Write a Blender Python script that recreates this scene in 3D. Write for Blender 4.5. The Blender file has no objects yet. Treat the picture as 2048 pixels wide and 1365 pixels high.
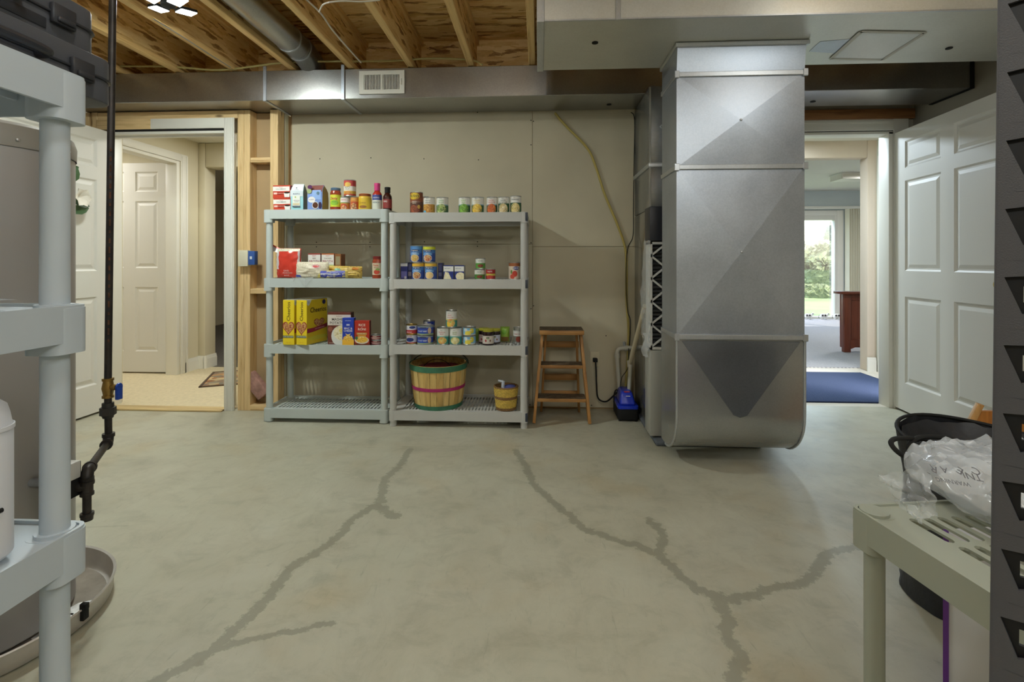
import bpy, bmesh, math, random
import numpy as np
from mathutils import Vector, Matrix, noise
from mathutils.geometry import tessellate_polygon
random.seed(7)
SC = bpy.context.scene
COL = SC.collection
# ---------------------------------------------------------------- camera
CAMH, TILT, FPX, VPY = 1.09, 0.054, 1000.0, 524.0
TH = math.atan(TILT); CT, ST = math.cos(TH), math.sin(TH)
cam_d = bpy.data.cameras.new('camera'); cam = bpy.data.objects.new('camera', cam_d); COL.objects.link(cam)
cam.location = (0, 0, CAMH); cam.rotation_euler = (math.pi/2, 0, TH)
cam_d.sensor_width = 36; cam_d.lens = FPX/2048*36; cam_d.shift_y = -(682.5-VPY)/2048
cam_d.clip_start = 0.02; cam_d.clip_end = 200
SC.camera = cam
# ---------------------------------------------------------------- sky, lamps and added fills, exposure
w = bpy.data.worlds.new('world'); SC.world = w; w.use_nodes = True
nt = w.node_tree; bg = nt.nodes['Background']
sky = nt.nodes.new('ShaderNodeTexSky'); sky.sky_type = 'NISHITA'; sky.sun_disc = False
sky.sun_elevation = math.radians(52); sky.sun_rotation = math.radians(140); sky.air_density = 1.2; sky.dust_density = 3.0
nt.links.new(sky.outputs[0], bg.inputs[0]); bg.inputs[1].default_value = 1.5
sun_d = bpy.data.lights.new('sun', 'SUN'); sun_d.energy = 5.0; sun_d.angle = 0.01; sun_d.color = (1, .95, .86)
sun = bpy.data.objects.new('sun', sun_d); COL.objects.link(sun); sun.rotation_euler = (math.radians(38), 0, math.radians(-150))
def area(name, loc, size, power, col=(1, .93, .82), rot=(0, 0, 0), spread=180, sy=None):
    d = bpy.data.lights.new(name, 'AREA'); d.energy = power; d.color = col; d.size = size
    d.spread = math.radians(spread)
    if sy: d.shape = 'RECTANGLE'; d.size_y = sy
    o = bpy.data.objects.new(name, d); COL.objects.link(o); o.location = loc; o.rotation_euler = rot
    return o
def point(name, loc, r, power, col=(1, .93, .82)):
    d = bpy.data.lights.new(name, 'POINT'); d.energy = power; d.color = col; d.shadow_soft_size = r
    o = bpy.data.objects.new(name, d); COL.objects.link(o); o.location = loc
    return o
WARM = (.945, 1, .985)
LED_STRENGTH = 2150.0
point('bulb_lamp', (1.47, 1.50, 2.30), .24, 9, WARM)
area('floor_fill', (1.1, .2, 2.38), .9, 15, WARM)  # added downward fill to brighten the right side of the floor
area('rear_fill', (-.9, -1.2, 2.38), .6, 9, WARM)  # unseen soft fill added behind the camera
point('rear_fill_point', (-.9, -1.2, 2.28), .1, 23, WARM)  # point fill added out of view, reaches walls and joist bays
area('rear_fill', (1.2, -1.3, 2.38), .6, 9, WARM)  # second soft fill added behind the camera
point('rear_fill_point', (1.2, -1.3, 2.28), .1, 18, WARM)  # second point fill added out of view
point('joist_fill', (-.35, .5, 2.37), .06, 19, WARM)  # added just under the joists to lift the strand-board deck
area('hall_area_light', (-2.55, 4.45, 2.27), .35, 18, (.97, .98, .93))
area('hall_area_light', (2.1, 4.8, 2.27), .3, 46, (.74, .88, 1))  # added bluish light standing in for daylight spilling through the right doorway
area('side_room_fill', (-4.5, 4.25, 2.27), .4, 14, (1, .98, .93))  # added out of view to brighten the hall door leaf
area('den_area_light', (-2.2, 7.5, 2.27), .4, 12, (1, .93, .8))
area('den_area_light', (5.2, 7.4, 2.38), .6, 50, (.97, .98, 1))  # added out of view to brighten the sunroom
_p = area('patio_portal', (4.1, 9.86, 1.1), 2.95, 1, (1, 1, 1), (math.radians(-90), 0, 0), sy=2.0); _p.data.cycles.is_portal = True
SC.view_settings.view_transform = 'Standard'; SC.view_settings.look = 'None'
SC.view_settings.gamma = 1; SC.view_settings.use_curve_mapping = False
SC.view_settings.exposure = 0.0
SC.cycles.max_bounces = 8; SC.cycles.diffuse_bounces = 5; SC.cycles.transparent_max_bounces = 12
SC.cycles.sample_clamp_indirect = 4.0
# ---------------------------------------------------------------- pixel -> place on a real plane
def onY(u, v, Y):
    a = (u-1024)/FPX; r = (a-TILT)/(1+a*TILT); X = r*Y
    zc = -X*ST+Y*CT
    return Vector((X, Y, CAMH+(VPY-v)/FPX*zc))
def onX(u, v, X):
    a = (u-1024)/FPX; r = (a-TILT)/(1+a*TILT); Y = X/r
    zc = -X*ST+Y*CT
    return Vector((X, Y, CAMH+(VPY-v)/FPX*zc))
def onD(u, v, zc):
    xc = (u-1024)/FPX*zc
    return Vector((xc*CT-zc*ST, xc*ST+zc*CT, CAMH+(VPY-v)/FPX*zc))
def onZ(u, v, z):
    return onD(u, v, (CAMH-z)/(v-VPY)*FPX)
def zcam(p): return -p[0]*ST+p[1]*CT
# ---------------------------------------------------------------- materials
def lin(c):
    c = c/255.0
    return c/12.92 if c <= .04045 else ((c+.055)/1.055)**2.4
def L(c): return (lin(c[0]), lin(c[1]), lin(c[2]), 1)
MC = {}
def base(n):
    m = bpy.data.materials.new(n); m.use_nodes = True
    return m, m.node_tree, m.node_tree.nodes['Principled BSDF']
def coords(nt, scale=(1, 1, 1), rot=(0, 0, 0)):
    tc = nt.nodes.new('ShaderNodeTexCoord'); mp = nt.nodes.new('ShaderNodeMapping')
    mp.inputs['Scale'].default_value = scale; mp.inputs['Rotation'].default_value = rot
    nt.links.new(tc.outputs['Object'], mp.inputs['Vector']); return mp.outputs[0]
def noise_n(nt, vec, scale, detail=4, rough=.55, dist=0):
    n = nt.nodes.new('ShaderNodeTexNoise'); n.inputs['Scale'].default_value = scale
    n.inputs['Detail'].default_value = detail; n.inputs['Roughness'].default_value = rough
    n.inputs['Distortion'].default_value = dist
    nt.links.new(vec, n.inputs['Vector']); return n
def ramp(nt, fac, stops):
    r = nt.nodes.new('ShaderNodeValToRGB'); e = r.color_ramp.elements
    while len(e) < len(stops): e.new(.5)
    for k, (p, c) in enumerate(stops): e[k].position = p; e[k].color = L(c)
    nt.links.new(fac, r.inputs[0]); return r.outputs[0]
def bump_n(nt, b, h, strength, dist=.005):
    bp = nt.nodes.new('ShaderNodeBump'); bp.inputs['Strength'].default_value = strength; bp.inputs['Distance'].default_value = dist
    nt.links.new(h, bp.inputs['Height']); nt.links.new(bp.outputs[0], b.inputs['Normal'])
def mat(n, col=(200, 200, 200), rough=.5, metal=0, var=0, scale=6, bump=0, bscale=60, alpha=1, emit=0, trans=0, spec=.5):
    if n in MC: return MC[n]
    m, t, b = base(n)
    b.inputs['Base Color'].default_value = L(col); b.inputs['Roughness'].default_value = rough
    b.inputs['Metallic'].default_value = metal; b.inputs['Alpha'].default_value = alpha
    b.inputs['Transmission Weight'].default_value = trans; b.inputs['Specular IOR Level'].default_value = spec
    if emit:
        b.inputs['Emission Color'].default_value = L(col); b.inputs['Emission Strength'].default_value = emit
    if var or bump:
        v = coords(t)
        if var:
            nn = noise_n(t, v, scale)
            d = tuple(max(0, c*(1-var)) for c in col); h = tuple(min(255, c*(1+var*.6)) for c in col)
            t.links.new(ramp(t, nn.outputs[0], [(.3, d), (.7, h)]), b.inputs['Base Color'])
        if bump:
            bump_n(t, b, noise_n(t, v, bscale, 3).outputs[0], bump)
    MC[n] = m; return m
def wood(n, c1, c2, axis='Z', rough=.6, scale=1.0, knots=True):
    if n in MC: return MC[n]
    m, t, b = base(n)
    s = {'X': (1.2, 22, 22), 'Y': (22, 1.2, 22), 'Z': (22, 22, 1.2)}[axis]
    v = coords(t, tuple(k*scale for k in s)); nn = noise_n(t, v, 2.2, 6, .6, .6)
    c = ramp(t, nn.outputs[0], [(.3, c2), (.5, c1), (.72, tuple(min(255, k*1.06) for k in c1))])
    if knots:
        s2 = {'X': (3, 9, 9), 'Y': (9, 3, 9), 'Z': (9, 9, 3)}[axis]
        vo = t.nodes.new('ShaderNodeTexVoronoi'); vo.inputs['Scale'].default_value = 1.1
        t.links.new(coords(t, s2), vo.inputs['Vector'])
        r = t.nodes.new('ShaderNodeValToRGB'); r.color_ramp.elements[0].position = .05; r.color_ramp.elements[1].position = .13
        r.color_ramp.elements[0].color = (.9, .9, .9, 1); r.color_ramp.elements[1].color = (0, 0, 0, 1)
        t.links.new(vo.outputs['Distance'], r.inputs[0])
        mx = t.nodes.new('ShaderNodeMix'); mx.data_type = 'RGBA'
        t.links.new(r.outputs[0], mx.inputs[0]); t.links.new(c, mx.inputs[6]); mx.inputs[7].default_value = L(tuple(k*.55 for k in c2))
        c = mx.outputs[2]
    t.links.new(c, b.inputs['Base Color']); b.inputs['Roughness'].default_value = rough
    bump_n(t, b, nn.outputs[0], .15)
    MC[n] = m; return m
def osb(n, axis='X'):
    if n in MC: return MC[n]
    m, t, b = base(n)
    sc = {'X': (7, 34, 34), 'Y': (34, 7, 34)}[axis]
    v = coords(t, sc, (0, 0, .12)); nz = noise_n(t, v, .55, 4, .6)
    ad = t.nodes.new('ShaderNodeVectorMath'); ad.operation = 'MULTIPLY_ADD'; ad.inputs[1].default_value = (2.6, 2.6, 2.6)
    t.links.new(nz.outputs['Color'], ad.inputs[0]); t.links.new(v, ad.inputs[2])
    vo = t.nodes.new('ShaderNodeTexVoronoi'); vo.inputs['Scale'].default_value = 1.0; vo.feature = 'F1'
    t.links.new(ad.outputs[0], vo.inputs['Vector'])
    sp = t.nodes.new('ShaderNodeSeparateColor'); t.links.new(vo.outputs['Color'], sp.inputs[0])
    n2 = noise_n(t, v, 1.5, 5, .7)
    mm = t.nodes.new('ShaderNodeMath'); mm.operation = 'MULTIPLY_ADD'; mm.inputs[1].default_value = .6
    t.links.new(sp.outputs[0], mm.inputs[0])
    m2 = t.nodes.new('ShaderNodeMath'); m2.operation = 'MULTIPLY'; m2.inputs[1].default_value = .5
    t.links.new(n2.outputs[0], m2.inputs[0]); t.links.new(m2.outputs[0], mm.inputs[2])
    c = ramp(t, mm.outputs[0], [(.27, (140, 98, 52)), (.42, (216, 176, 108)), (.62, (242, 214, 154)), (.88, (222, 182, 116))])
    t.links.new(c, b.inputs['Base Color']); b.inputs['Roughness'].default_value = .7
    bump_n(t, b, mm.outputs[0], .3)
    MC[n] = m; return m
def galv(n, lo=(162, 169, 180), hi=(190, 197, 206), r0=.31, r1=.39, sc=170, metal=.68):
    if n in MC: return MC[n]
    m, t, b = base(n)
    v = coords(t)
    vo = t.nodes.new('ShaderNodeTexVoronoi'); vo.inputs['Scale'].default_value = sc; t.links.new(v, vo.inputs['Vector'])
    sp = t.nodes.new('ShaderNodeSeparateColor'); t.links.new(vo.outputs['Color'], sp.inputs[0])
    nn = noise_n(t, v, 3.0, 5)
    ad = t.nodes.new('ShaderNodeMath'); ad.operation = 'MULTIPLY_ADD'; ad.inputs[1].default_value = .16
    t.links.new(sp.outputs[0], ad.inputs[0])
    ml = t.nodes.new('ShaderNodeMath'); ml.operation = 'MULTIPLY'; ml.inputs[1].default_value = .84
    t.links.new(nn.outputs[0], ml.inputs[0]); t.links.new(ml.outputs[0], ad.inputs[2])
    t.links.new(ramp(t, ad.outputs[0], [(.25, lo), (.75, hi)]), b.inputs['Base Color'])
    b.inputs['Metallic'].default_value = metal
    mr = t.nodes.new('ShaderNodeMapRange'); mr.inputs['From Min'].default_value = .25; mr.inputs['From Max'].default_value = .75
    mr.inputs['To Min'].default_value = r0; mr.inputs['To Max'].default_value = r1
    t.links.new(ad.outputs[0], mr.inputs[0]); t.links.new(mr.outputs[0], b.inputs['Roughness'])
    bump_n(t, b, nn.outputs[0], .04, .02)
    MC[n] = m; return m
def food(n, cols, scale=160):
    if n in MC: return MC[n]
    m, t, b = base(n)
    vo = t.nodes.new('ShaderNodeTexVoronoi'); vo.inputs['Scale'].default_value = scale; t.links.new(coords(t), vo.inputs['Vector'])
    sp = t.nodes.new('ShaderNodeSeparateColor'); t.links.new(vo.outputs['Color'], sp.inputs[0])
    k = len(cols)
    t.links.new(ramp(t, sp.outputs[0], [(i/(k-1), c) for i, c in enumerate(cols)]), b.inputs['Base Color'])
    b.inputs['Roughness'].default_value = .4
    MC[n] = m; return m
def C(r, g, b, rough=.4, metal=0):
    return mat('paint_%d_%d_%d%s' % (r, g, b, '_m' if metal else ''), (r, g, b), rough, metal)
# ---------------------------------------------------------------- mesh builder
def catmull(P, n=6, closed=False):
    P = [Vector(p) for p in P]; out = []
    N = len(P); rng = range(N if closed else N-1)
    for i in rng:
        g = lambda k: P[k % N] if closed else P[max(0, min(N-1, k))]
        a, b, c, d = g(i-1), g(i), g(i+1), g(i+2)
        for j in range(n):
            t = j/n
            out.append(.5*((2*b)+(c-a)*t+(2*a-5*b+4*c-d)*t*t+(3*b-a-3*c+d)*t**3))
    if not closed: out.append(P[-1])
    return out
class MB:
    def __init__(s): s.V = []; s.F = []; s.M = []
    def add(s, v, f, m=0):
        o = len(s.V); s.V += [tuple(p) for p in v]
        for q in f: s.F.append(tuple(i+o for i in q)); s.M.append(m)
        return s
    def box(s, x0, y0, z0, x1, y1, z1, m=0):
        v = [(x0, y0, z0), (x1, y0, z0), (x1, y1, z0), (x0, y1, z0), (x0, y0, z1), (x1, y0, z1), (x1, y1, z1), (x0, y1, z1)]
        return s.add(v, [(3, 2, 1, 0), (4, 5, 6, 7), (0, 1, 5, 4), (1, 2, 6, 5), (2, 3, 7, 6), (3, 0, 4, 7)], m)
    def bar(s, p0, p1, wx, wy, m=0, up=(0, 1, 0)):
        p0 = Vector(p0); p1 = Vector(p1); d = (p1-p0).normalized(); a = Vector(up).cross(d)
        if a.length < 1e-4: a = Vector((1, 0, 0)).cross(d)
        a.normalize(); b = d.cross(a); v = []
        for p in (p0, p1):
            for sx, sy in ((-1, -1), (1, -1), (1, 1), (-1, 1)): v.append(p+a*sx*wx/2+b*sy*wy/2)
        return s.add(v, [(3, 2, 1, 0), (4, 5, 6, 7), (0, 1, 5, 4), (1, 2, 6, 5), (2, 3, 7, 6), (3, 0, 4, 7)], m)
    def tube(s, P, r, n=10, m=0, caps=True, closed=False):
        P = [Vector(p) for p in P]; N = len(P); v = []; f = []; pa = None
        R = r if isinstance(r, (list, tuple)) else [r]*N
        for i, p in enumerate(P):
            if closed: d = P[(i+1) % N]-P[i-1]
            else: d = P[min(i+1, N-1)]-P[max(i-1, 0)]
            d.normalize()
            if pa is None:
                pa = Vector((0, 0, 1)).cross(d)
                if pa.length < .1: pa = Vector((1, 0, 0)).cross(d)
            pa = pa-d*pa.dot(d); pa.normalize(); b = d.cross(pa)
            for k in range(n):
                a = 2*math.pi*k/n; v.append(p+(pa*math.cos(a)+b*math.sin(a))*R[i])
        for i in range(N if closed else N-1):
            j = (i+1) % N
            for k in range(n):
                l = (k+1) % n; f.append((i*n+k, i*n+l, j*n+l, j*n+k))
        if caps and not closed:
            f.append(tuple(range(n))[::-1]); f.append(tuple((N-1)*n+k for k in range(n)))
        return s.add(v, f, m)
    def cyl(s, p0, p1, r, r1=None, n=16, m=0): return s.tube([p0, p1], [r, r if r1 is None else r1], n, m)
    def lathe(s, prof, n=24, c=(0, 0, 0), m=0, a0=0, a1=2*math.pi, cap=True):
        # prof: list of (r, z[, mat of the span above])
        full = abs(a1-a0-2*math.pi) < 1e-6; cols = n if full else n+1
        o = len(s.V); K = len(prof)
        for p in prof:
            for k in range(cols):
                a = a0+(a1-a0)*k/n; s.V.append((c[0]+p[0]*math.sin(a), c[1]-p[0]*math.cos(a), c[2]+p[1]))
        for i in range(K-1):
            mm = prof[i][2] if len(prof[i]) > 2 else m
            for k in range(n):
                l = (k+1) % cols if full else k+1
                s.F.append((o+i*cols+k, o+i*cols+l, o+(i+1)*cols+l, o+(i+1)*cols+k)); s.M.append(mm)
        if cap and full:
            if prof[0][0] > 1e-5: s.F.append(tuple(o+k for k in range(cols))[::-1]); s.M.append(prof[0][2] if len(prof[0]) > 2 else m)
            if prof[-1][0] > 1e-5: s.F.append(tuple(o+(K-1)*cols+k for k in range(cols))); s.M.append(prof[-1][2] if len(prof[-1]) > 2 else m)
        return s
    def prism(s, poly, ax, a0, a1, m=0, holes=()):
        # poly in the two other axes (cyclic order), extruded along ax
        def P(p, a): return {'X': (a, p[0], p[1]), 'Y': (p[0], a, p[1]), 'Z': (p[0], p[1], a)}[ax]
        loops = [list(poly)]+[list(h) for h in holes]; allp = [p for l in loops for p in l]; n = len(allp)
        tris = tessellate_polygon([[Vector((p[0], p[1], 0)) for p in l] for l in loops]) if (holes or len(poly) > 4) else [tuple(range(len(poly)))]
        f = [tuple(t) for t in tris]+[tuple(i+n for i in t)[::-1] for t in tris]; k = 0
        for l in loops:
            q = len(l)
            for i in range(q): f.append((k+i, k+(i+1) % q, n+k+(i+1) % q, n+k+i))
            k += q
        return s.add([P(p, a0) for p in allp]+[P(p, a1) for p in allp], f, m)
    def grid(s, fn, nu, nv, m=0, wrap=False):
        v = [fn(i/nu, j/nv) for j in range(nv+1) for i in range(nu+1)]
        f = [(j*(nu+1)+i, j*(nu+1)+i+1, (j+1)*(nu+1)+i+1, (j+1)*(nu+1)+i) for j in range(nv) for i in range(nu)]
        return s.add(v, f, m)
    def xform(s, M):
        s.V = [tuple(M @ Vector(p)) for p in s.V]; return s
    def build(s, name, mats, parent=None, w=False, bevel=0, seg=2, smooth=True, label=None, kind=None, ang=35, fix=True):
        me = bpy.data.meshes.new(name)
        off = Vector((0, 0, 0))
        if w:
            q = parent
            while q: off += q.location; q = q.parent
        me.from_pydata([(p[0]-off.x, p[1]-off.y, p[2]-off.z) for p in s.V], [], s.F)
        for mm in (mats if isinstance(mats, (list, tuple)) else [mats]): me.materials.append(mm)
        me.polygons.foreach_set('material_index', s.M)
        if bevel or fix:
            bm = bmesh.new(); bm.from_mesh(me)
            if fix: bmesh.ops.recalc_face_normals(bm, faces=bm.faces)
            if bevel:
                ed = [e for e in bm.edges if len(e.link_faces) == 2 and e.calc_face_angle(0) > .6]
                bmesh.ops.bevel(bm, geom=ed, offset=bevel, segments=seg, affect='EDGES', clamp_overlap=True, profile=.5)
            bm.to_mesh(me); bm.free()
        if smooth:
            me.polygons.foreach_set('use_smooth', [True]*len(me.polygons)); me.set_sharp_from_angle(angle=math.radians(ang))
        me.update()
        o = bpy.data.objects.new(name, me); COL.objects.link(o)
        if parent: o.parent = parent
        if label: o['label'] = label
        if kind: o['kind'] = kind
        return o
def tag(o, label, cat, group=None):
    o['label'] = label; o['category'] = cat
    if group: o['group'] = group
    return o
def thing(name, label, cat, loc=(0, 0, 0), rz=0, group=None):
    o = bpy.data.objects.new(name, None); COL.objects.link(o); o.location = loc; o.rotation_euler = (0, 0, rz); o.empty_display_size = .05
    return tag(o, label, cat, group)
def copy_tree(o, parent=None):
    c = o.copy(); COL.objects.link(c); c.parent = parent
    for ch in list(o.children): copy_tree(ch, c)
    return c
def shift(o, d):   # move a mesh object's geometry
    o.location = Vector(o.location)+Vector(d); return o
# lettering ---------------------------------------------------------------
TXT = {}
def txt(s, size=1.0, bold=0.0, align='CENTER', sx=1.0):
    k = (s, bold, align)
    if k not in TXT:
        cu = bpy.data.curves.new('lettering', 'FONT'); cu.body = s; cu.size = 1; cu.align_x = align; cu.align_y = 'CENTER'; cu.offset = bold; cu.resolution_u = 2
        ob = bpy.data.objects.new('lettering', cu); COL.objects.link(ob)
        dg = bpy.context.evaluated_depsgraph_get(); me = bpy.data.meshes.new_from_object(ob.evaluated_get(dg))
        TXT[k] = ([tuple(v.co) for v in me.vertices], [tuple(p.vertices) for p in me.polygons])
        bpy.data.objects.remove(ob); bpy.data.curves.remove(cu); bpy.data.meshes.remove(me)
    v, f = TXT[k]
    return [(p[0]*size*sx, p[1]*size, p[2]) for p in v], f
def letter_flat(parent, s, size, m, M, bold=.01, sx=1.0, name='lettering'):
    v, f = txt(s, size, bold, sx=sx); mb = MB().add([M @ Vector(p) for p in v], f)
    return mb.build(name, m, parent, smooth=False, fix=False)
def front(x, y, z, rz=0):   # text plane on a face looking to -Y
    return Matrix.Translation((x, y, z)) @ Matrix.Rotation(rz, 4, 'Y') @ Matrix(((1, 0, 0, 0), (0, 0, -1, 0), (0, 1, 0, 0), (0, 0, 0, 1)))
def rightface(x, y, z):      # text plane on a face looking to +X, reading along +Y
    return Matrix.Translation((x, y, z)) @ Matrix(((0, 0, 1, 0), (1, 0, 0, 0), (0, 1, 0, 0), (0, 0, 0, 1)))
def wrapv(P, R, a0=0):
    return [((R+p[2])*math.sin(p[0]/R+a0), -(R+p[2])*math.cos(p[0]/R+a0), p[1]) for p in P]
def letter_can(parent, s, size, m, R, x, z, bold=.01, sx=1.0, wmax=None):
    v, f = txt(s, size, bold, sx=sx)
    ww = max(p[0] for p in v)-min(p[0] for p in v)
    k = min(1, wmax/ww) if wmax else 1
    MB().add(wrapv([(p[0]*k+x, p[1]+z, .0006) for p in v], R), f).build('lettering', m, parent, smooth=False, fix=False)
def ell(cx, cz, rx, rz, n=20, rings=3):
    v = [(cx, cz)]; f = []
    for r in range(1, rings+1):
        for k in range(n): a = 2*math.pi*k/n; v.append((cx+rx*r/rings*math.cos(a), cz+rz*r/rings*math.sin(a)))
    for k in range(n): f.append((0, 1+k, 1+(k+1) % n))
    for r in range(rings-1):
        for k in range(n): f.append((1+r*n+k, 1+(r+1)*n+k, 1+(r+1)*n+(k+1) % n, 1+r*n+(k+1) % n))
    return v, f
def rect(x0, z0, x1, z1, n=6):
    v = []; f = []
    for i in range(n+1): x = x0+(x1-x0)*i/n; v += [(x, z0), (x, z1)]
    for i in range(n): f.append((2*i, 2*i+2, 2*i+3, 2*i+1))
    return v, f
# ================================================================ the room
YW, YL, YR = 3.72, 3.55, 3.88           # recessed back wall, stud wall with the left door, wall with the right door
XR, XL, YB = 2.79, -3.45, -2.9
ZJ, ZS, ZD = 2.42, 2.72, 2.206          # joist bottoms, subfloor, duct bottoms
M_beige = mat('drywall_beige', (192, 184, 160), .85, var=.04, scale=2.2, bump=.03, bscale=120)
M_cream = mat('wall_cream', (206, 198, 172), .8, var=.02, scale=2)
M_white = mat('white_paint', (214, 212, 202), .45)
M_door = mat('door_paint', (214, 212, 204), .5, bump=.02, bscale=90)
M_trim = mat('trim_paint', (222, 220, 210), .4)
M_ceilw = mat('textured_ceiling', (215, 212, 198), .9, bump=.5, bscale=45)
M_conc = mat('grey_concrete', (150, 146, 138), .85, var=.08, scale=2.5)
M_studZ = wood('stud_lumber', (214, 184, 134), (186, 150, 98), 'Z')
M_studX = wood('plate_lumber', (214, 184, 134), (186, 150, 98), 'X')
M_joist = wood('flange_lumber', (222, 188, 126), (194, 152, 92), 'Y')
M_osb = osb('strand_board'); M_web = osb('strand_board_web', 'Y')
M_paper = mat('drywall_paper_back', (172, 146, 108), .9, var=.05, scale=3)
M_black = mat('black_gap', (14, 13, 12), .8)
M_galv = galv('galvanised_sheet')
M_galvd = galv('galvanised_sheet_dull', (150, 150, 148), (176, 176, 174), .27, .34, 170, .95)
M_galvb = galv('galvanised_sheet_underside', (184, 184, 180), (206, 206, 202), .3, .45)
M_mirror = galv('smooth_sheet_steel', (150, 148, 142), (168, 166, 160), .12, .18, 60)
M_cleat = galv('galvanised_strip', (182, 186, 190), (206, 209, 212), .28, .36)

def struct(mb, name, m, parent=None, w=True, **k):
    o = mb.build(name, m, parent, w=w, **k)
    o['kind'] = 'structure'
    return o
# ---- floor with its stained cracks
def floor_obj():
    X0, X1, Y0, Y1 = XL, XR, YB, YW
    xs = np.concatenate([np.linspace(-3.45, -1.5, 60, endpoint=False), np.linspace(-1.5, 2.0, 330, endpoint=False), np.linspace(2.0, 2.79, 40)])
    ys = np.concatenate([np.linspace(YB, .9, 40, endpoint=False), np.linspace(.9, 2.6, 190, endpoint=False), np.linspace(2.6, 3.9, 60)])
    gx, gy = np.meshgrid(xs, ys); nx, ny = len(xs), len(ys)
    co = np.zeros((nx*ny, 3)); co[:, 0] = gx.ravel(); co[:, 1] = gy.ravel()
    lines = [
     ([(818, 900), (802, 930), (772, 958), (766, 985), (760, 1008), (738, 1018), (708, 1036), (680, 1070), (640, 1102), (592, 1130), (562, 1160), (532, 1200), (500, 1235), (462, 1265), (430, 1300), (340, 1352), (250, 1400)], .020),
     ([(760, 1015), (780, 1028), (792, 1034)], .024),
     ([(410, 1308), (480, 1285), (560, 1268), (668, 1249)], .011),
     ([(1030, 900), (1046, 922), (1062, 962), (1092, 994), (1132, 1026), (1166, 1056), (1220, 1076), (1280, 1096), (1312, 1108), (1342, 1132), (1370, 1160), (1402, 1182), (1440, 1196), (1502, 1190), (1552, 1176), (1602, 1166), (1638, 1134), (1662, 1106), (1715, 1094)], .019),
     ([(1312, 1108), (1326, 1076), (1312, 1052), (1298, 1040)], .018),
     ([(1440, 1196), (1452, 1240), (1462, 1290), (1488, 1312), (1470, 1345), (1462, 1400)], .020)]
    D = np.full(nx*ny, 9.0)
    seed = np.random.RandomState(3)
    for px, wd in lines:
        P = [onZ(u, v, 0) for u, v in px]
        P = catmull(P, 5)
        P = [(p.x+seed.normal(0, .004), p.y+seed.normal(0, .004)) for p in P]
        for a, b in zip(P[:-1], P[1:]):
            a = np.array(a); b = np.array(b); ab = b-a
            t = np.clip(((co[:, :2]-a) @ ab)/max(1e-9, ab @ ab), 0, 1)
            D = np.minimum(D, np.hypot(co[:, 0]-a[0]-t*ab[0], co[:, 1]-a[1]-t*ab[1])/wd)
    # hairlines: saw-cut joint and scratches
    H = np.full(nx*ny, 9.0)
    for px in [[(235, 878), (330, 866), (420, 848)], [(640, 897), (860, 893), (1060, 893)], [(150, 1056), (260, 1052)], [(205, 965), (255, 990)]]:
        P = [onZ(u, v, 0) for u, v in px]
        for a, b in zip(P[:-1], P[1:]):
            a = np.array(a[:2]); b = np.array(b[:2]); ab = b-a
            t = np.clip(((co[:, :2]-a) @ ab)/max(1e-9, ab @ ab), 0, 1)
            H = np.minimum(H, np.hypot(co[:, 0]-a[0]-t*ab[0], co[:, 1]-a[1]-t*ab[1])/.006)
    f = [(j*nx+i, j*nx+i+1, (j+1)*nx+i+1, (j+1)*nx+i) for j in range(ny-1) for i in range(nx-1)]
    me = bpy.data.meshes.new('floor'); me.from_pydata(co.tolist(), [], f)
    at = me.attributes.new('stain', 'FLOAT', 'POINT'); at.data.foreach_set('value', D.astype(np.float32))
    at = me.attributes.new('hair', 'FLOAT', 'POINT'); at.data.foreach_set('value', H.astype(np.float32))
    m, t, b = base('stained_concrete')
    v = coords(t); n1 = noise_n(t, v, 1.6, 6, .6, .4); n2 = noise_n(t, v, 34, 8, .72); n3 = noise_n(t, coords(t, (3, 1.6, 1), (0, 0, .6)), 2.2, 7, .7, 1.6)
    c1 = ramp(t, n1.outputs[0], [(.26, (160, 157, 140)), (.42, (180, 177, 158)), (.6, (188, 186, 168)), (.78, (196, 195, 179))])
    mx = t.nodes.new('ShaderNodeMix'); mx.data_type = 'RGBA'; mx.blend_type = 'MULTIPLY'; mx.inputs[0].default_value = .3
    t.links.new(c1, mx.inputs[6]); t.links.new(ramp(t, n3.outputs[0], [(.3, (206, 204, 200)), (.55, (250, 250, 248)), (.75, (255, 255, 255))]), mx.inputs[7])
    n5 = noise_n(t, coords(t, (1, 1.4, 1), (0, 0, .9)), 6.5, 9, .68, .5); n6 = noise_n(t, coords(t, (14, 2.2, 1), (0, 0, -.7)), 4, 6, .75, 1.0)
    for nn_, st_, fa in ((n5, [(.32, (214, 212, 208)), (.5, (250, 249, 247)), (.7, (255, 255, 255))], .55), (n6, [(.30, (200, 200, 198)), (.40, (252, 252, 252)), (1, (255, 255, 255))], .5)):
        mq = t.nodes.new('ShaderNodeMix'); mq.data_type = 'RGBA'; mq.blend_type = 'MULTIPLY'; mq.inputs[0].default_value = fa
        t.links.new(mx.outputs[2], mq.inputs[6]); t.links.new(ramp(t, nn_.outputs[0], st_), mq.inputs[7]); mx = mq
    n7 = noise_n(t, v, 2.3, 3, .5); mq = t.nodes.new('ShaderNodeMix'); mq.data_type = 'RGBA'; mq.blend_type = 'MULTIPLY'
    r7 = t.nodes.new('ShaderNodeMapRange'); r7.inputs['From Min'].default_value = .56; r7.inputs['From Max'].default_value = .72; r7.inputs['To Max'].default_value = .8; t.links.new(n7.outputs[0], r7.inputs[0])
    t.links.new(r7.outputs[0], mq.inputs[0]); t.links.new(mx.outputs[2], mq.inputs[6]); mq.inputs[7].default_value = L((250, 238, 222)); mx = mq
    a = t.nodes.new('ShaderNodeAttribute'); a.attribute_name = 'stain'
    ad = t.nodes.new('ShaderNodeMath'); ad.operation = 'MULTIPLY_ADD'; ad.inputs[1].default_value = 4.5
    sb = t.nodes.new('ShaderNodeMath'); sb.operation = 'SUBTRACT'; sb.inputs[1].default_value = .5
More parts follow.
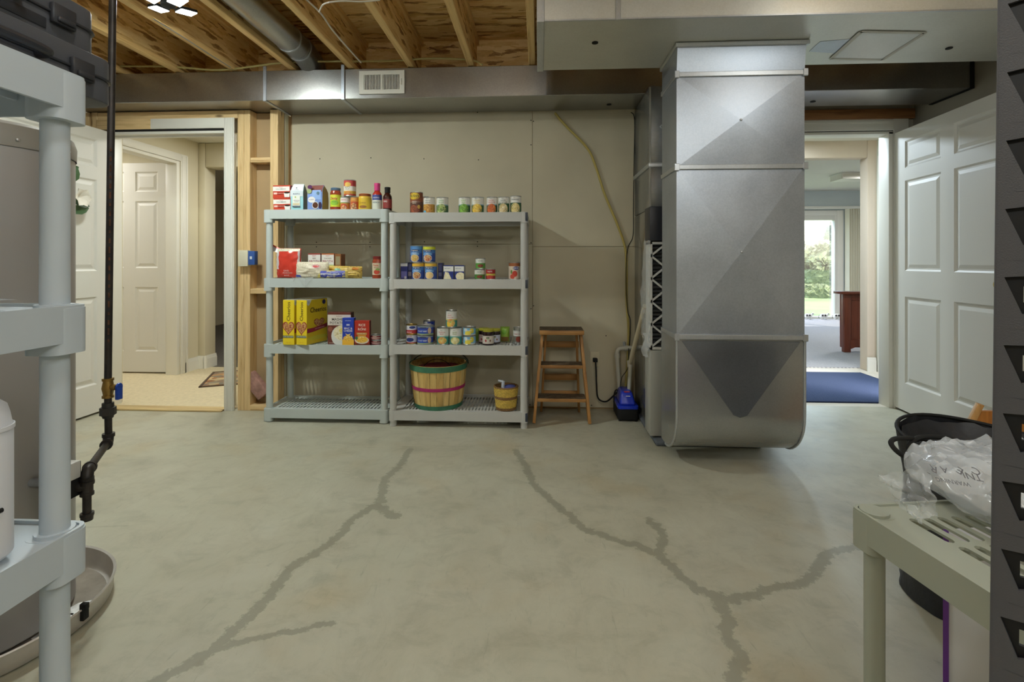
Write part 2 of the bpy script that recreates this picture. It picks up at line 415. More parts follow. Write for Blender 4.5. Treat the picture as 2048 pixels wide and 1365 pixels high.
    t.links.new(n2.outputs[0], sb.inputs[0]); t.links.new(sb.outputs[0], ad.inputs[0]); t.links.new(a.outputs['Fac'], ad.inputs[2])
    mr = t.nodes.new('ShaderNodeMapRange'); mr.inputs['From Min'].default_value = .8; mr.inputs['From Max'].default_value = 1.2
    mr.inputs['To Min'].default_value = .62; mr.inputs['To Max'].default_value = 0
    t.links.new(ad.outputs[0], mr.inputs[0])
    m2 = t.nodes.new('ShaderNodeMix'); m2.data_type = 'RGBA'; t.links.new(mr.outputs[0], m2.inputs[0]); t.links.new(mx.outputs[2], m2.inputs[6]); m2.inputs[7].default_value = L((126, 124, 108))
    a2 = t.nodes.new('ShaderNodeAttribute'); a2.attribute_name = 'hair'
    m4 = t.nodes.new('ShaderNodeMapRange'); m4.inputs['From Min'].default_value = .2; m4.inputs['From Max'].default_value = 1.2; m4.inputs['To Min'].default_value = .35; m4.inputs['To Max'].default_value = 0
    t.links.new(a2.outputs['Fac'], m4.inputs[0])
    m3 = t.nodes.new('ShaderNodeMix'); m3.data_type = 'RGBA'; t.links.new(m4.outputs[0], m3.inputs[0]); t.links.new(m2.outputs[2], m3.inputs[6]); m3.inputs[7].default_value = L((120, 112, 94))
    t.links.new(m3.outputs[2], b.inputs['Base Color'])
    rr = t.nodes.new('ShaderNodeMapRange'); rr.inputs['To Min'].default_value = .24; rr.inputs['To Max'].default_value = .5
    t.links.new(n3.outputs[0], rr.inputs[0]); t.links.new(rr.outputs[0], b.inputs['Roughness'])
    bump_n(t, b, n2.outputs[0], .04)
    me.materials.append(m)
    o = bpy.data.objects.new('floor', me); COL.objects.link(o); o['kind'] = 'structure'
    MB().box(XL-.3, YB, -.12, XR+.3, 3.9, -.01).build('slab', M_conc, o)
floor_obj()
# ---- perimeter walls
struct(MB().box(XL-.12, YB, 0, XL, 3.5, ZS), 'wall_left', M_conc)
struct(MB().box(XR, YB, 0, XR+.12, YR+.1, ZS), 'wall_right', mat('drywall_grey', (168, 162, 148), .85, var=.03, scale=3))
struct(MB().box(XL-.12, YB-.12, 0, XR+.12, YB, ZS), 'wall_rear', M_beige)
# ---- recessed back wall: gypsum sheets with screws
wb = struct(MB().box(-1.9, YW+.014, 0, 1.62, YW+.1, ZS), 'wall_back', M_paper)
def sheet(x0, z0, x1, z1): MB().box(x0+.0012, YW, z0+.0012, x1-.0012, YW+.0138, z1-.0012).build('gypsum_sheet', M_beige, wb, bevel=.0015, seg=1)
zs = onY(850, 489, YW).z
xs_ = onY(1065, 400, YW).x
sheet(-1.885, .012, xs_, zs); sheet(-1.885, zs, xs_, ZS); sheet(xs_, .012, 1.62, zs-.02); sheet(xs_, zs-.02, 1.62, ZS)
sc = MB()
for (u, v) in [(633, 485), (633, 494), (740, 485), (740, 494), (849, 484), (955, 484), (955, 493), (1062, 486), (1067, 612), (1062, 618), (1062, 241), (1067, 243), (1062, 290), (1212, 672), (1250, 686), (848, 318), (957, 320), (640, 318), (742, 316), (1060, 810), (1183, 811), (955, 225)]:
    p = onY(u, v, YW); sc.lathe([(.0042, 0), (.0042, .001)], 8, (0, 0, 0)); q = sc.V[-16:]; sc.V[-16:] = [(p.x+a, YW-.0012-c, p.z+b) for a, b, c in q]
o = sc.build('screw_head', M_black, wb); o['kind'] = 'stuff'
# stained smear marks on the wall
# ---- stud wall with the left door
wl = struct(MB().box(-3.45, YL+.09, 2.06, -2.216, YL+.102, 2.2), 'wall_door', M_cream)
def stud(x0, x1, z0=.0, z1=ZD-.003, y0=YL, d=.089, m=None, name='stud'): return MB().box(x0, y0, z0, x1, y0+d, z1).build(name, m or M_studZ, wl, bevel=.002, seg=1)
MB().box(-2.215, YL+.09, 0, -1.93, YL+.102, ZD-.003).build('drywall_back', M_paper, wl)
MB().box(-3.45, YL+.09, 0, -3.216, YL+.102, 2.06).build('drywall_back', M_paper, wl)
xa, xb = onY(475, 500, YL).x, onY(500, 500, YL).x; xm = (xa+xb)/2
stud(xa, xm-.001); stud(xm+.001, xb)
xc, xd = onY(540, 500, YL).x, onY(556, 500, YL).x
stud(xc, xd)
stud(-1.955, -1.903, .0, ZD-.003, YL+.115, .09)
MB().box(xb, YL, .0, xc, YL+.089, .04).build('bottom_plate', M_studX, wl, bevel=.002)
MB().box(xd-.02, YL+.11, .0, -1.9, YL+.2, .045).build('bottom_plate', M_studX, wl, bevel=.002)
for v in (315, 578):
    z = onY(515, v, YL).z; MB().box(xb, YL+.003, z-.036, xc, YL+.089, z).build('blocking', M_studX, wl, bevel=.002)
stud(-3.40, -3.35); stud(-3.33, -3.285)
# door frame on the left (head, jambs, casing) and the bare header above it
XD0, XD1 = -3.195, onY(448, 500, YL).x
zh = 2.035
d1 = struct(MB().box(XD1, YL-.002, 0, XD1+.02, YL+.12, zh+.02), 'trim_1', M_trim, bevel=.002)
MB().box(XD0-.02, YL-.002, 0, XD0, YL+.12, zh+.02).build('jamb', M_trim, d1, bevel=.002)
MB().box(XD0, YL-.002, zh, XD1, YL+.12, zh+.02).build('head_jamb', M_trim, d1, bevel=.002)
MB().box(XD0, YL+.045, zh-.012, XD1, YL+.07, zh).build('stop', M_trim, d1)
MB().box(XD1-.012, YL+.045, 0, XD1, YL+.07, zh).build('stop', M_trim, d1)
cx1 = onY(470, 500, YL).x
cas = MB().box(XD1+.008, YL-.014, 0, cx1, YL-.001, 2.145).box(XD1+.016, YL-.018, 0, XD1+.03, YL-.014, 2.14).box(cx1-.024, YL-.02, 0, cx1-.006, YL-.014, 2.14)
cas.build('casing', M_trim, d1, bevel=.002)
MB().box(-2.86, YL-.014, 2.07, XD1+.008, YL-.001, 2.145).build('head_casing', M_trim, d1, bevel=.002)
MB().box(-3.28, YL-.013, 2.07, -2.8601, YL-.001, 2.145).build('bare_header', M_studX, d1, bevel=.002)
MB().box(-3.28, YL+.0, 2.145, -2.2, YL+.04, 2.2).build('header_plate', M_studX, d1)
MB().box(-3.2, YL-.006, 2.0555, XD1, YL+.02, 2.07).build('shim_gap', M_black, d1)
MB().box(XD0-.02, YL-.05, 0.0, XD1+.01, YL+.05, .012).build('sill', wood('sill_wood', (196, 172, 122), (170, 140, 92), 'X'), d1, bevel=.003)
# ---- wall with the right door
wr = struct(MB().box(1.62, YR, 0, 1.74, YR+.1, ZS).box(1.74, YR, 2.18, XR, YR+.1, ZS).box(2.67, YR+.01, 0, XR, YR+.1, 2.18).box(1.60, YW, 0, 1.62, YR+.1, ZS), 'wall_doorway', mat('drywall_grey', (168, 162, 148)))
JX = onY(1777, 500, YR).x
d2 = struct(MB().box(JX, YR-.004, 0, JX+.03, YR+.11, 2.06), 'trim_2', M_trim, bevel=.002)
MB().box(1.74, YR-.004, 0, 1.77, YR+.11, 2.06).build('jamb', M_trim, d2, bevel=.002)
MB().box(1.74, YR-.004, 2.045, JX+.03, YR+.11, 2.065).build('head_jamb', M_trim, d2, bevel=.002)
MB().box(JX+.03, YR-.016, 0, 2.74, YR-.001, 2.16).build('casing', M_trim, d2, bevel=.002)
za, zb_ = onY(1700, 262, YR).z, onY(1700, 241, YR).z
MB().box(1.66, YR-.016, za, JX+.0299, YR-.001, zb_).box(1.66, YR-.022, za+.05, JX+.0299, YR-.016, zb_-.004).build('head_casing', M_trim, d2, bevel=.002)
MB().box(1.7, YR-.006, 2.066, 2.68, YR+.02, za-.002).build('shim_gap', M_black, d2)
MB().box(1.62, YR-.03, zb_+.003, onY(1825, 230, YR).x, YR, zb_+.075).build('bare_header', wood('dark_header', (150, 104, 62), (112, 74, 42), 'X'), d2, bevel=.003)
# ---- ceiling: strand-board deck on I-joists
ce = struct(MB().box(XL-.12, YB-.1, ZS, XR+.12, 4.0, ZS+.02), 'ceiling', M_osb)
proto = None
jw = MB().box(-.005, YB, ZJ+.038, .005, 3.66, ZS-.038); jf = MB().box(-.022, YB, 0, .022, 3.66, .038)
for k in range(-6, 9):
    x = -.047-.414*k
    if not XL+.03 < x < XR-.02: continue
    if proto is None:
        j = jw.build('joist', M_web, ce); a = jf.build('flange', M_joist, j, bevel=.003, seg=1); a.location.z = ZJ
        b_ = a.copy(); b_.location.z = ZS-.038; COL.objects.link(b_); b_.parent = j; proto = j; j.location.x = x
    else:
        j = copy_tree(proto, ce); j.location.x = x
MB().box(XL, 3.66, ZJ-.0, 1.6, 3.72, ZS).build('rim_board', M_osb, ce)
# ---- six panel doors
def six_panel(name, W, H=2.03, T=.035, hinges=True, m=None):
    m = m or M_door; d = MB()
    st = .114; pw = (W-3*st)/2
    xs = [(st, st+pw), (2*st+pw, 2*st+2*pw)]; zr = [(.20, .825), (1.01, 1.66), (1.75, 1.945)]
    z0 = 0
    d.box(0, 0, 0, st, T, H).box(W-st, 0, 0, W, T, H).box(st+pw, 0, 0, 2*st+pw, T, H)
    for x0, x1 in xs:
        zz = 0
        for a, b in zr: d.box(x0, 0, zz, x1, T, a); zz = b
        d.box(x0, 0, zz, x1, T, H)
    o = d.build(name, m, None, bevel=.0)
    o['kind'] = 'structure'
    for x0, x1 in xs:
        for a, b in zr:
            p = MB()
            for y, sgn in ((0, 1), (T, -1)):
                rings = [(0, 0), (.012, .009), (.022, .009), (.045, .002)]; vs = []; fs = []
                for i, (ins, dep) in enumerate(rings):
                    for (px, pz) in ((x0+ins, a+ins), (x1-ins, a+ins), (x1-ins, b-ins), (x0+ins, b-ins)): vs.append((px, y+sgn*dep, pz))
                for i in range(3):
                    for q in range(4): fs.append((i*4+q, i*4+(q+1) % 4, (i+1)*4+(q+1) % 4, (i+1)*4+q))
                fs.append((12, 13, 14, 15)); p.add(vs, fs)
            p.build('panel', m, o, smooth=False)
    hm = mat('brass', (200, 170, 96), .3, .9)
    for z in (.25, 1.02, 1.78) if hinges else ():
        MB().cyl((-.006, -.006, z-.045), (-.006, -.006, z+.045), .007, n=10).box(-.02, -.003, z-.045, .03, -.0005, z+.045).build('hinge', hm, o)
    return o
def knob(door, x, z, y0, y1):
    pr = [(.0, 0), (.028, .0), (.03, .006), (.014, .012), (.012, .035), (.024, .045), (.028, .058), (.022, .07), (0, .074)]
    for y, s in ((y0, -1), (y1, 1)):
        mb = MB().lathe(pr, 16); mb.V = [(x+a, y+s*c, z+b) for a, b, c in mb.V]; mb.build('knob', mat('brass', (200, 170, 96), .3, .9), door)
dr = six_panel('door_2', 1.06, hinges=False); dr.location = (2.64, 3.862, .015)
dr.rotation_euler.z = math.atan2(2.964-3.87, 2.587-2.656)
knob(dr, 1.0, .95, 0, .035)
dl = six_panel('door_1', .90, hinges=False); dl.location = (-3.19, 3.525, .015); dl.rotation_euler.z = math.radians(-90.6)
dh = six_panel('door_3', .80, hinges=False)
dh.location = (-3.576, 4.69, .02); dh.rotation_euler.z = math.radians(180)
for z in (.34, 1.06, 1.78): MB().box(.001, .0352, z-.045, .034, .0372, z+.045).cyl((-.001, .040, z-.045), (-.001, .040, z+.045), .006, n=10).build('hinge', mat('brass', (200, 170, 96), .3, .9), dh)
# ================================================================ hall behind the left door
M_carpet = mat('beige_carpet', (206, 192, 158), .95, var=.05, scale=40, bump=.4, bscale=260)
M_dark_carpet = mat('dark_carpet', (104, 98, 88), .95, var=.12, scale=60, bump=.4, bscale=260)
struct(MB().box(-5.6, 3.6, -.02, -1.7, 4.98, .006), 'floor_hall', M_carpet)
struct(MB().box(-5.6, 4.98, -.02, -.6, 9.3, .004), 'floor_den', M_dark_carpet)
struct(MB().box(-5.6, 3.705, 2.3, -1.7, 5.1, 2.4).box(-5.6, 5.1, 2.3, -.6, 9.3, 2.4), 'ceiling_hall', M_ceilw)
XH = -3.46
wh = struct(MB().box(XH-.1, 3.653, 0, XH, 3.8, 2.3).box(XH-.1, 3.8, 2.06, XH, 4.62, 2.3).box(XH-.1, 4.62, 0, XH, 5.0, 2.3), 'wall_hall_left', M_cream)
struct(MB().box(-3.45, 3.653, 0, -3.216, 3.7, 2.3).box(-2.2, 3.653, 0, -1.9, 3.70, 2.3), 'wall_hall_near', M_cream)
struct(MB().box(-1.8, 3.75, 0, -1.7, 5.0, 2.3), 'wall_hall_right', M_cream)
struct(MB().box(XH, 4.9, 0, -3.385, 5.07, 2.3).box(-3.385, 4.9, 2.05, -1.7, 5.07, 2.3).box(-2.3, 4.9, 0, -1.7, 5.07, 2.05), 'wall_hall_end', M_cream, bevel=.012)
struct(MB().box(-5.6, 9.2, 0, -.6, 9.3, 2.3).box(-.7, 5.07, 0, -.6, 9.3, 2.3).box(-5.6, 5.07, 0, -5.5, 9.3, 2.3), 'wall_den', M_cream)
struct(MB().box(-5.6, 3.65, 0, -5.5, 5.0, 2.3).box(-5.5, 4.95, 0, XH-.1, 5.0, 2.3), 'wall_side_room', M_cream)
struct(MB().box(-5.6, 3.51, 0, XL-.01, 3.64, 2.3), 'wall_side_near', M_cream)
def baseb(P, name, h=.13):
    mb = MB()
    for a, b in zip(P[:-1], P[1:]):
        a = Vector((*a, 0)); b = Vector((*b, 0)); d = (b-a).normalized(); n_ = Vector((d.y, -d.x, 0))
        for t, z0, z1 in ((.014, 0, h*.78), (.010, h*.78, h*.9), (.006, h*.9, h)):
            q = [a, b, b+n_*t, a+n_*t]; mb.add([(p.x, p.y, z0) for p in q]+[(p.x, p.y, z1) for p in q], [(0, 1, 2, 3), (4, 5, 6, 7), (0, 1, 5, 4), (1, 2, 6, 5), (2, 3, 7, 6), (3, 0, 4, 7)])
    return struct(mb, name, M_trim)
arc = [(-3.385-.03+.044*math.cos(a), 4.9+.03+.044*math.sin(a)) for a in [math.radians(x) for x in (-90, -60, -30, 0)]]
baseb([(XH, 4.7), (XH, 4.886)], 'baseboard_hall_left')
baseb([(XH, 4.9)]+[(-3.40, 4.9), (-3.385, 4.915), (-3.385, 5.07)], 'baseboard_hall_end', .135)
baseb([(-5.5, 9.2), (-.7, 9.2)], 'baseboard_den')
t3 = struct(MB().box(XH, 4.645, 0, XH+.014, 4.735, 2.13).box(XH, 3.72, 2.06, XH+.014, 4.6449, 2.13), 'trim_3', M_trim, bevel=.003)
MB().box(XH-.11, 4.60, 0, XH+.002, 4.64, 2.06).box(XH-.11, 3.8, 2.03, XH+.002, 4.5999, 2.06).build('jamb', M_trim, t3, bevel=.003)
MB().box(XH+.014, 4.655, 0, XH+.019, 4.675, 2.11).box(XH+.014, 4.71, 0, XH+.021, 4.73, 2.12).build('moulding', M_trim, t3, bevel=.002)
# ================================================================ passage and sunroom behind the right door
M_hallfl = mat('pale_concrete', (206, 198, 182), .5, var=.05, scale=5)
struct(MB().box(1.2, 3.9, -.02, 3.6, 5.32, .0), 'floor_passage', M_hallfl)
M_rugc = None
def herring(n, c1, c2, sc):
    if n in MC: return MC[n]
    m, t, b = base(n); v = coords(t)
    wv = t.nodes.new('ShaderNodeTexWave'); wv.wave_type = 'BANDS'; wv.bands_direction = 'DIAGONAL'; wv.inputs['Scale'].default_value = sc; wv.inputs['Distortion'].default_value = 3; wv.inputs['Detail'].default_value = 2
    t.links.new(v, wv.inputs['Vector']); t.links.new(ramp(t, wv.outputs[0], [(.2, c1), (.8, c2)]), b.inputs['Base Color']); b.inputs['Roughness'].default_value = .95
    bump_n(t, b, wv.outputs[0], .5)
    MC[n] = m; return m
struct(MB().box(.6, 5.3, -.02, 7.4, 9.9, .008), 'floor_sunroom', herring('grey_woven_carpet', (134, 134, 138), (188, 186, 184), 16))
struct(MB().box(1.2, 3.98, 2.30, 3.6, 5.2, 2.4), 'ceiling_passage', M_ceilw)
struct(MB().box(.6, 5.17, 2.44, 7.4, 9.95, 2.5), 'ceiling_sunroom', M_ceilw)
XP = 3.36
M_mint = mat('wall_pale_mint', (206, 212, 198), .7)
struct(MB().box(XP, 3.98, 0, XP+.1, 5.169, 2.3), 'wall_passage_right', M_mint)
struct(MB().box(1.1, 3.98, 0, 1.2, 5.3, 2.3), 'wall_passage_left', M_cream)
xk = onY(1735, 500, 5.17).x
struct(MB().box(xk, 5.17, 0, 7.4, 5.29, 2.44).box(1.3001, 5.17, 2.13, xk-.0001, 5.29, 2.44).box(.6, 5.17, 0, 1.3, 5.29, 2.44), 'wall_passage_end', mat('wall_warm_beige', (204, 190, 170), .8), bevel=.006)
baseb([(xk-.014, 5.156), (XP-.02, 5.156)], 'baseboard_passage', .14)
t4 = struct(MB().box(XP-.014, 5.03, 0, XP+.001, 5.14, 2.14), 'trim_4', M_trim, bevel=.003)
for k in range(3): MB().box(XP-.02, 5.045+.032*k, 0, XP-.014, 5.06+.032*k, 2.13).build('moulding', M_trim, t4, bevel=.002)
M_bluew = mat('wall_pale_blue', (206, 214, 216), .7)
YS = 9.8
wx0, wx1, wz1 = 2.6, onY(1675, 500, YS).x, onY(1640, 432, YS).z
struct(MB().box(.6, YS, 0, wx0, YS+.12, 2.44).box(wx1, YS, 0, 7.4, YS+.12, 2.44).box(wx0, YS, wz1, wx1, YS+.12, 2.44), 'wall_sunroom_far', M_bluew)
struct(MB().box(7.3, 5.2, 0, 7.4, YS+.1, 2.44).box(.6, 5.2, 0, .7, YS+.1, 2.44), 'wall_sunroom_side', M_bluew)
# sliding patio door
win = struct(MB().box(wx0, YS-.02, 0, wx0+.06, YS+.1, wz1).box(wx1-.06, YS-.02, 0, wx1, YS+.1, wz1).box(wx0+.0601, YS-.02, wz1-.08, wx1-.0601, YS+.1, wz1).box(wx0+.0601, YS-.02, 0, wx1-.0601, YS+.1, .05), 'window_1', M_white, bevel=.005)
MB().box(wx0+.06, YS+.03, .05, wx1-.06, YS+.036, wz1-.08).build('pane', mat('window_glass', (255, 255, 255), .02, trans=1, alpha=.25), win)
MB().box(4.10, YS+.0, .05, 4.18, YS+.06, wz1-.08).build('meeting_stile', M_white, win, bevel=.004)
MB().box(wx1-.02, YS-.03, 0, wx1+.09, YS, wz1+.1).box(wx0, YS-.03, wz1, wx1-.0201, YS, wz1+.1).build('casing', M_trim, win, bevel=.004)
vb = thing('vertical_blind', 'cream vertical blind stacked open beside the glass patio door', 'blind', (5.95, YS-.1, 0))
MB().box(3.8, YS-.14, wz1+.12, onY(1728, 386, YS).x, YS-.06, wz1+.17).build('head_rail', M_trim, vb, w=True, bevel=.006)
pr = None
for k in range(12):
    x = wx1+.12+.042*k
    if pr is None:
        pr = MB().box(-.003, -.045, .06, .003, .045, wz1+.12).build('slat', mat('blind_vinyl', (226, 222, 200), .5), vb); pr.location = (x-5.95, 0, 0); pr.rotation_euler.z = .35
    else:
        c = pr.copy(); COL.objects.link(c); c.parent = vb; c.location = (x-5.95, 0, 0)
# outside: lawn, hedge row and trees
M_grass = mat('lawn_grass', (92, 110, 60), .95, var=.2, scale=1.2, bump=.5, bscale=20)
struct(MB().box(-20, YS+.12, -.12, 40, 60, -.06), 'lawn', M_grass)
def leafmat(n, c):
    if n in MC: return MC[n]
    m, t, b = base(n); oi = t.nodes.new('ShaderNodeTexNoise'); oi.inputs['Scale'].default_value = 3
    t.links.new(coords(t), oi.inputs['Vector'])
    t.links.new(ramp(t, oi.outputs[0], [(.3, tuple(k*.62 for k in c)), (.7, c)]), b.inputs['Base Color']); b.inputs['Roughness'].default_value = .7
    MC[n] = m; return m
def tree(x, y, h, r, n, label, c, conif=False, trunk=.1):
    t = thing('tree', label, 'tree', (x, y, -.06), group=None)
    rnd = random.Random(int(x*100+y)); mb = MB()
    for _ in range(n):
        if conif:
            f = rnd.random()**.8; rr = r*(1-f)*(.55+.45*rnd.random()); z = h*(.1+.9*f)-rr*.25
        else:
            a = rnd.gauss(0, 1); b = rnd.gauss(0, 1); cc = rnd.gauss(0, 1); l = math.sqrt(a*a+b*b+cc*cc); q = .62+.38*rnd.random()
            lump = 1+.25*math.sin(5*a/l+x)*math.cos(4*cc/l+y); z = h*.5+cc/l*h*.5*q*lump; rr = None; px, py = a/l*r*q*lump, b/l*r*q*lump
        if conif: an = rnd.random()*6.283; px, py = rr*math.cos(an), rr*math.sin(an)
        s = rnd.uniform(.07, .16)*(1.3 if conif else 1); d = Vector((rnd.gauss(0, 1), rnd.gauss(0, 1), rnd.gauss(0, .7))).normalized(); e = d.orthogonal().normalized(); e = e*.7
        p = Vector((px, py, max(.05, z))); mb.add([p-d*s, p+e*s, p+d*s, p-e*s], [(0, 1, 2, 3)])
    MB().tube([(0, 0, 0), (.05, 0, h*.4), (0, 0, h*.9)], [trunk, trunk*.7, .02], 8).build('trunk', mat('bark', (96, 80, 64), .9), t)
    o = mb.build('foliage', leafmat('leaf_%d_%d_%d' % c, c), t, smooth=False, fix=False); o['kind'] = 'stuff'
tree(9.9, 18.4, 1.75, 1.0, 3600, 'pale green bushy tree straight behind the patio door glass', (108, 120, 80))
tree(11.9, 19.2, 2.0, .9, 3000, 'grey green rounded tree right of centre behind the patio glass', (92, 106, 74))
tree(12.2, 21.6, 2.75, .8, 3000, 'tall dark feathery conifer at the right edge of the patio glass', (64, 76, 54), True, .05)
tree(10.6, 23.4, 2.5, 1.3, 3600, 'mid green taller tree standing behind the pale bush outdoors', (82, 96, 62))
tree(7.9, 19.0, 2.0, .9, 2400, 'light green tree at the left outdoors beyond the lawn', (96, 108, 68))
tree(9.0, 16.6, .4, .5, 1200, 'low yellow green shrub on the lawn beyond the patio', (104, 112, 68))
tree(10.3, 16.9, .45, .5, 1200, 'low grassy shrub on the lawn under the conifer', (96, 108, 66))
# ================================================================ ductwork
YD = 3.36
sd = thing('supply_duct', 'long galvanised supply duct hung along the back wall above the shelves', 'duct', (-.3, YD, ZD))
def dz(v, u=800, Y=YD): return onY(u, v, Y).z
ztop = 2.412
MB().box(-3.38, YD, ZD, onY(690, 170, YD).x, 3.70, ztop).build('duct_section', M_galvd, sd, w=True, bevel=.003, seg=1)
MB().box(onY(690, 170, YD).x+.001, YD, ZD, 2.78, 3.70, ztop).build('duct_section', M_galvd, sd, w=True, bevel=.003, seg=1)
for u in (530, 686):
    x = onY(u, 170, YD).x; MB().box(x-.012, YD-.006, ZD-.005, x+.012, YD, ztop+.03).box(x-.012, YD-.006, ZD-.006, x+.012, 3.70, ZD).build('drive_cleat', M_galv, sd, w=True, bevel=.002, seg=1)
for u, v in ((1218, 209), (1626, 203)):
    p = onZ(u, v, ZD); MB().cyl((p.x, p.y, ZD-.004), (p.x, p.y, ZD+.002), .017, n=16).build('plug', M_black, sd, w=True)
MB().box(2.76, YD-.004, ZD-.004, 2.784, 3.70, ztop).build('end_cap', M_black, sd, w=True)
# wall register on the duct
rg = thing('air_register', 'white steel supply register with two banks of louvres on the long duct', 'vent', onY(764, 165, YD-.004))
a, b = onY(719, 142, YD-.004), onY(810, 187, YD-.004); cx = rg.location
def loc(p): return (p.x-cx.x, p.z-cx.z)
fw, fh = (b.x-a.x)/2, (a.z-b.z)/2
bk = [((-fw+.035, -fh+.03), (-.006, fh-.028)), ((.006, -fh+.03), (fw-.035, fh-.028))]
hole = [[(p[0][0], p[0][1]), (p[1][0], p[0][1]), (p[1][0], p[1][1]), (p[0][0], p[1][1])] for p in bk]
mb = MB().prism([(-fw, -fh), (fw, -fh), (fw, fh), (-fw, fh)], 'Y', -.008, 0, 0, hole); mb.build('face_plate', M_white, rg, bevel=.002, seg=1)
MB().box(-fw+.02, .001, -fh+.02, fw-.02, .003, fh-.02).build('back_plate', M_black, rg)
for (lo, hi) in bk:
    n = 11; 
    for i in range(n):
        x = lo[0]+(hi[0]-lo[0])*(i+.5)/n; MB().box(x-.0022, -.006, lo[1], x+.0022, .001, hi[1]).build('louvre', M_white, rg)
MB().box(fw-.026, -.014, -.02, fw-.021, -.008, .02).build('damper_lever', M_white, rg)
# return duct: trunk across and drop down to the furnace
rd = thing('return_duct', 'wide galvanised return trunk with tall cross-broken drop to the furnace', 'duct', (1.03, 2.6, .15))
YT0, YT1, XT0 = 2.32, 2.92, onY(1076, 60, 2.32).x
MB().box(XT0, YT0, ZD, 2.785, YT1, 2.41).build('trunk', galv('galvanised_trunk', (198, 198, 190), (218, 218, 211), .32, .4, 170, .5), rd, w=True, bevel=.003, seg=1)
MB().box(XT0-.006, YT0-.006, ZD-.006, XT0+.03, YT1+.004, 2.412).build('end_cleat', M_cleat, rd, w=True, bevel=.002, seg=1)
x = onY(1236, 20, YT0).x; MB().box(x-.012, YT0-.006, ZD-.005, x+.012, YT0, 2.41).build('drive_cleat', M_cleat, rd, w=True, bevel=.002, seg=1)
MB().box(XT0+.03, YT0-.004, ZD-.003, 2.785, YT0+.006, ZD+.004).build('hem', M_cleat, rd, w=True)
for u, v in ((1190, 85), (1898, 96)):
    p = onZ(u, v, ZD); MB().cyl((p.x, p.y, ZD-.004), (p.x, p.y, ZD+.002), .016, n=16).build('plug', M_black, rd, w=True)
P = [onZ(u, v, ZD-.004) for u, v in ((1722, 64), (1850, 66), (1765, 120), (1662, 118))]
MB().prism([(p.x, p.y) for p in P], 'Z', ZD-.003, ZD-.0002).build('patch_plate', M_galvb, rd, w=True)
for i in range(4):
    a, b = P[i], P[(i+1) % 4]; MB().bar((a.x, a.y, ZD-.0036), (b.x, b.y, ZD-.0036), .022, .001, up=(0, 0, 1)).build('foil_tape', mat('dull_foil_tape', (196, 192, 180), .5, .2), rd, w=True)
P = [onZ(u, v, ZD-.003) for u, v in ((1640, 84), (1735, 76), (1680, 108), (1618, 104))]
MB().prism([(p.x, p.y) for p in P], 'Z', ZD-.0016, ZD-.0001).build('patch_plate', M_galv, rd, w=True)
# drop
YF, YBk = 2.61, 2.91
XA = onY(1353, 500, YF).x; XB = onY(1609, 500, YF).x
zC1, zC2, zC3 = onY(1480, 148, YF).z, onY(1480, 334, YF).z, onY(1480, 675, YF).z
zBot = onY(1480, 886, YF).z
def face_sheet(z0, z1, apex_in=.010, flip=0):
    # front sheet with a shallow cross break raised to its centre
    xm, zm = (XA+XB)/2, (z0+z1)/2
    v = [(XA, YF, z0), (XB, YF, z0), (XB, YF, z1), (XA, YF, z1), (xm, YF-apex_in, zm)]
    return v, [(0, 1, 4), (1, 2, 4), (2, 3, 4), (3, 0, 4)]
def section(z0, z1, apex, name='drop_section'):
    mb = MB(); v, f = face_sheet(z0, z1, apex); mb.add(v, f)
    mb.add([(XA, YF, z0), (XA, YF, z1), (XA, YBk, z1), (XA, YBk, z0)], [(0, 1, 2, 3)])
    mb.add([(XB, YF, z0), (XB, YF, z1), (XB, YBk, z1), (XB, YBk, z0)], [(3, 2, 1, 0)])
    mb.add([(XA, YBk, z0), (XA, YBk, z1), (XB, YBk, z1), (XB, YBk, z0)], [(0, 1, 2, 3)])
    return mb.build(name, M_galv, rd, w=True, smooth=False)
section(zC2, zC1, .012); section(zC3, zC2, .022)
# upper collar flares towards the trunk
zt = ZD-.002
v, f = [(XA, YF, zC1), (XB, YF, zC1), (XB, YF-.02, zt), (XA, YF-.02, zt), (XA, YBk, zC1), (XB, YBk, zC1), (XB, YBk, zt), (XA, YBk, zt)], [(0, 1, 2, 3), (5, 4, 7, 6), (4, 0, 3, 7), (1, 5, 6, 2)]
MB().add(v, f).build('collar', M_galv, rd, w=True, smooth=False)
MB().box(XA-.012, YF-.034, zt-.022, XB+.012, YBk+.01, zt).build('flange', M_cleat, rd, w=True, bevel=.003, seg=1)
for z in (zC1, zC2, zC3):
    MB().box(XA-.008, YF-.012, z-.012, XB+.008, YF, z+.012).box(XA-.008, YF, z-.012, XA, YBk, z+.012).box(XB, YF, z-.012, XB+.008, YBk, z+.012).box(XA-.012, YF-.016, z-.018, XA+.012, YF-.006, z+.018).box(XB-.012, YF-.016, z-.018, XB+.012, YF-.006, z+.018).build('s_cleat', M_cleat, rd, w=True, bevel=.002, seg=1)
# curved boot at the bottom
R = .23; n = 10
zBot = .075
prof = [(YF, zC3)]
prof = [(YF, zC3), (YF, zBot+R)]+[(YF+R*(1-math.cos(a)), zBot+R*(1-math.sin(a))) for a in [math.radians(9*k) for k in range(1, 11)]]
q = len(prof); v = []; f = []
for (y, z) in prof: v += [(XA, y, z), (XB, y, z)]
for i in range(q-1): f.append((2*i, 2*i+1, 2*i+3, 2*i+2))
mb = MB().add(v, f)
for x, s in ((XA, 1), (XB, -1)):
    mb.add([(x, y, z) for y, z in prof]+[(x, YBk+.02, zBot), (x, YBk+.02, zC3)], [tuple(range(q+2))[::s]])
mb.add([(XA, YBk+.02, zBot), (XB, YBk+.02, zBot), (XB, YBk+.02, zC3), (XA, YBk+.02, zC3)], [(0, 1, 2, 3)])
M_boot = galv('galvanised_boot_sheet', (160, 162, 162), (182, 184, 183), .22, .28, 200)
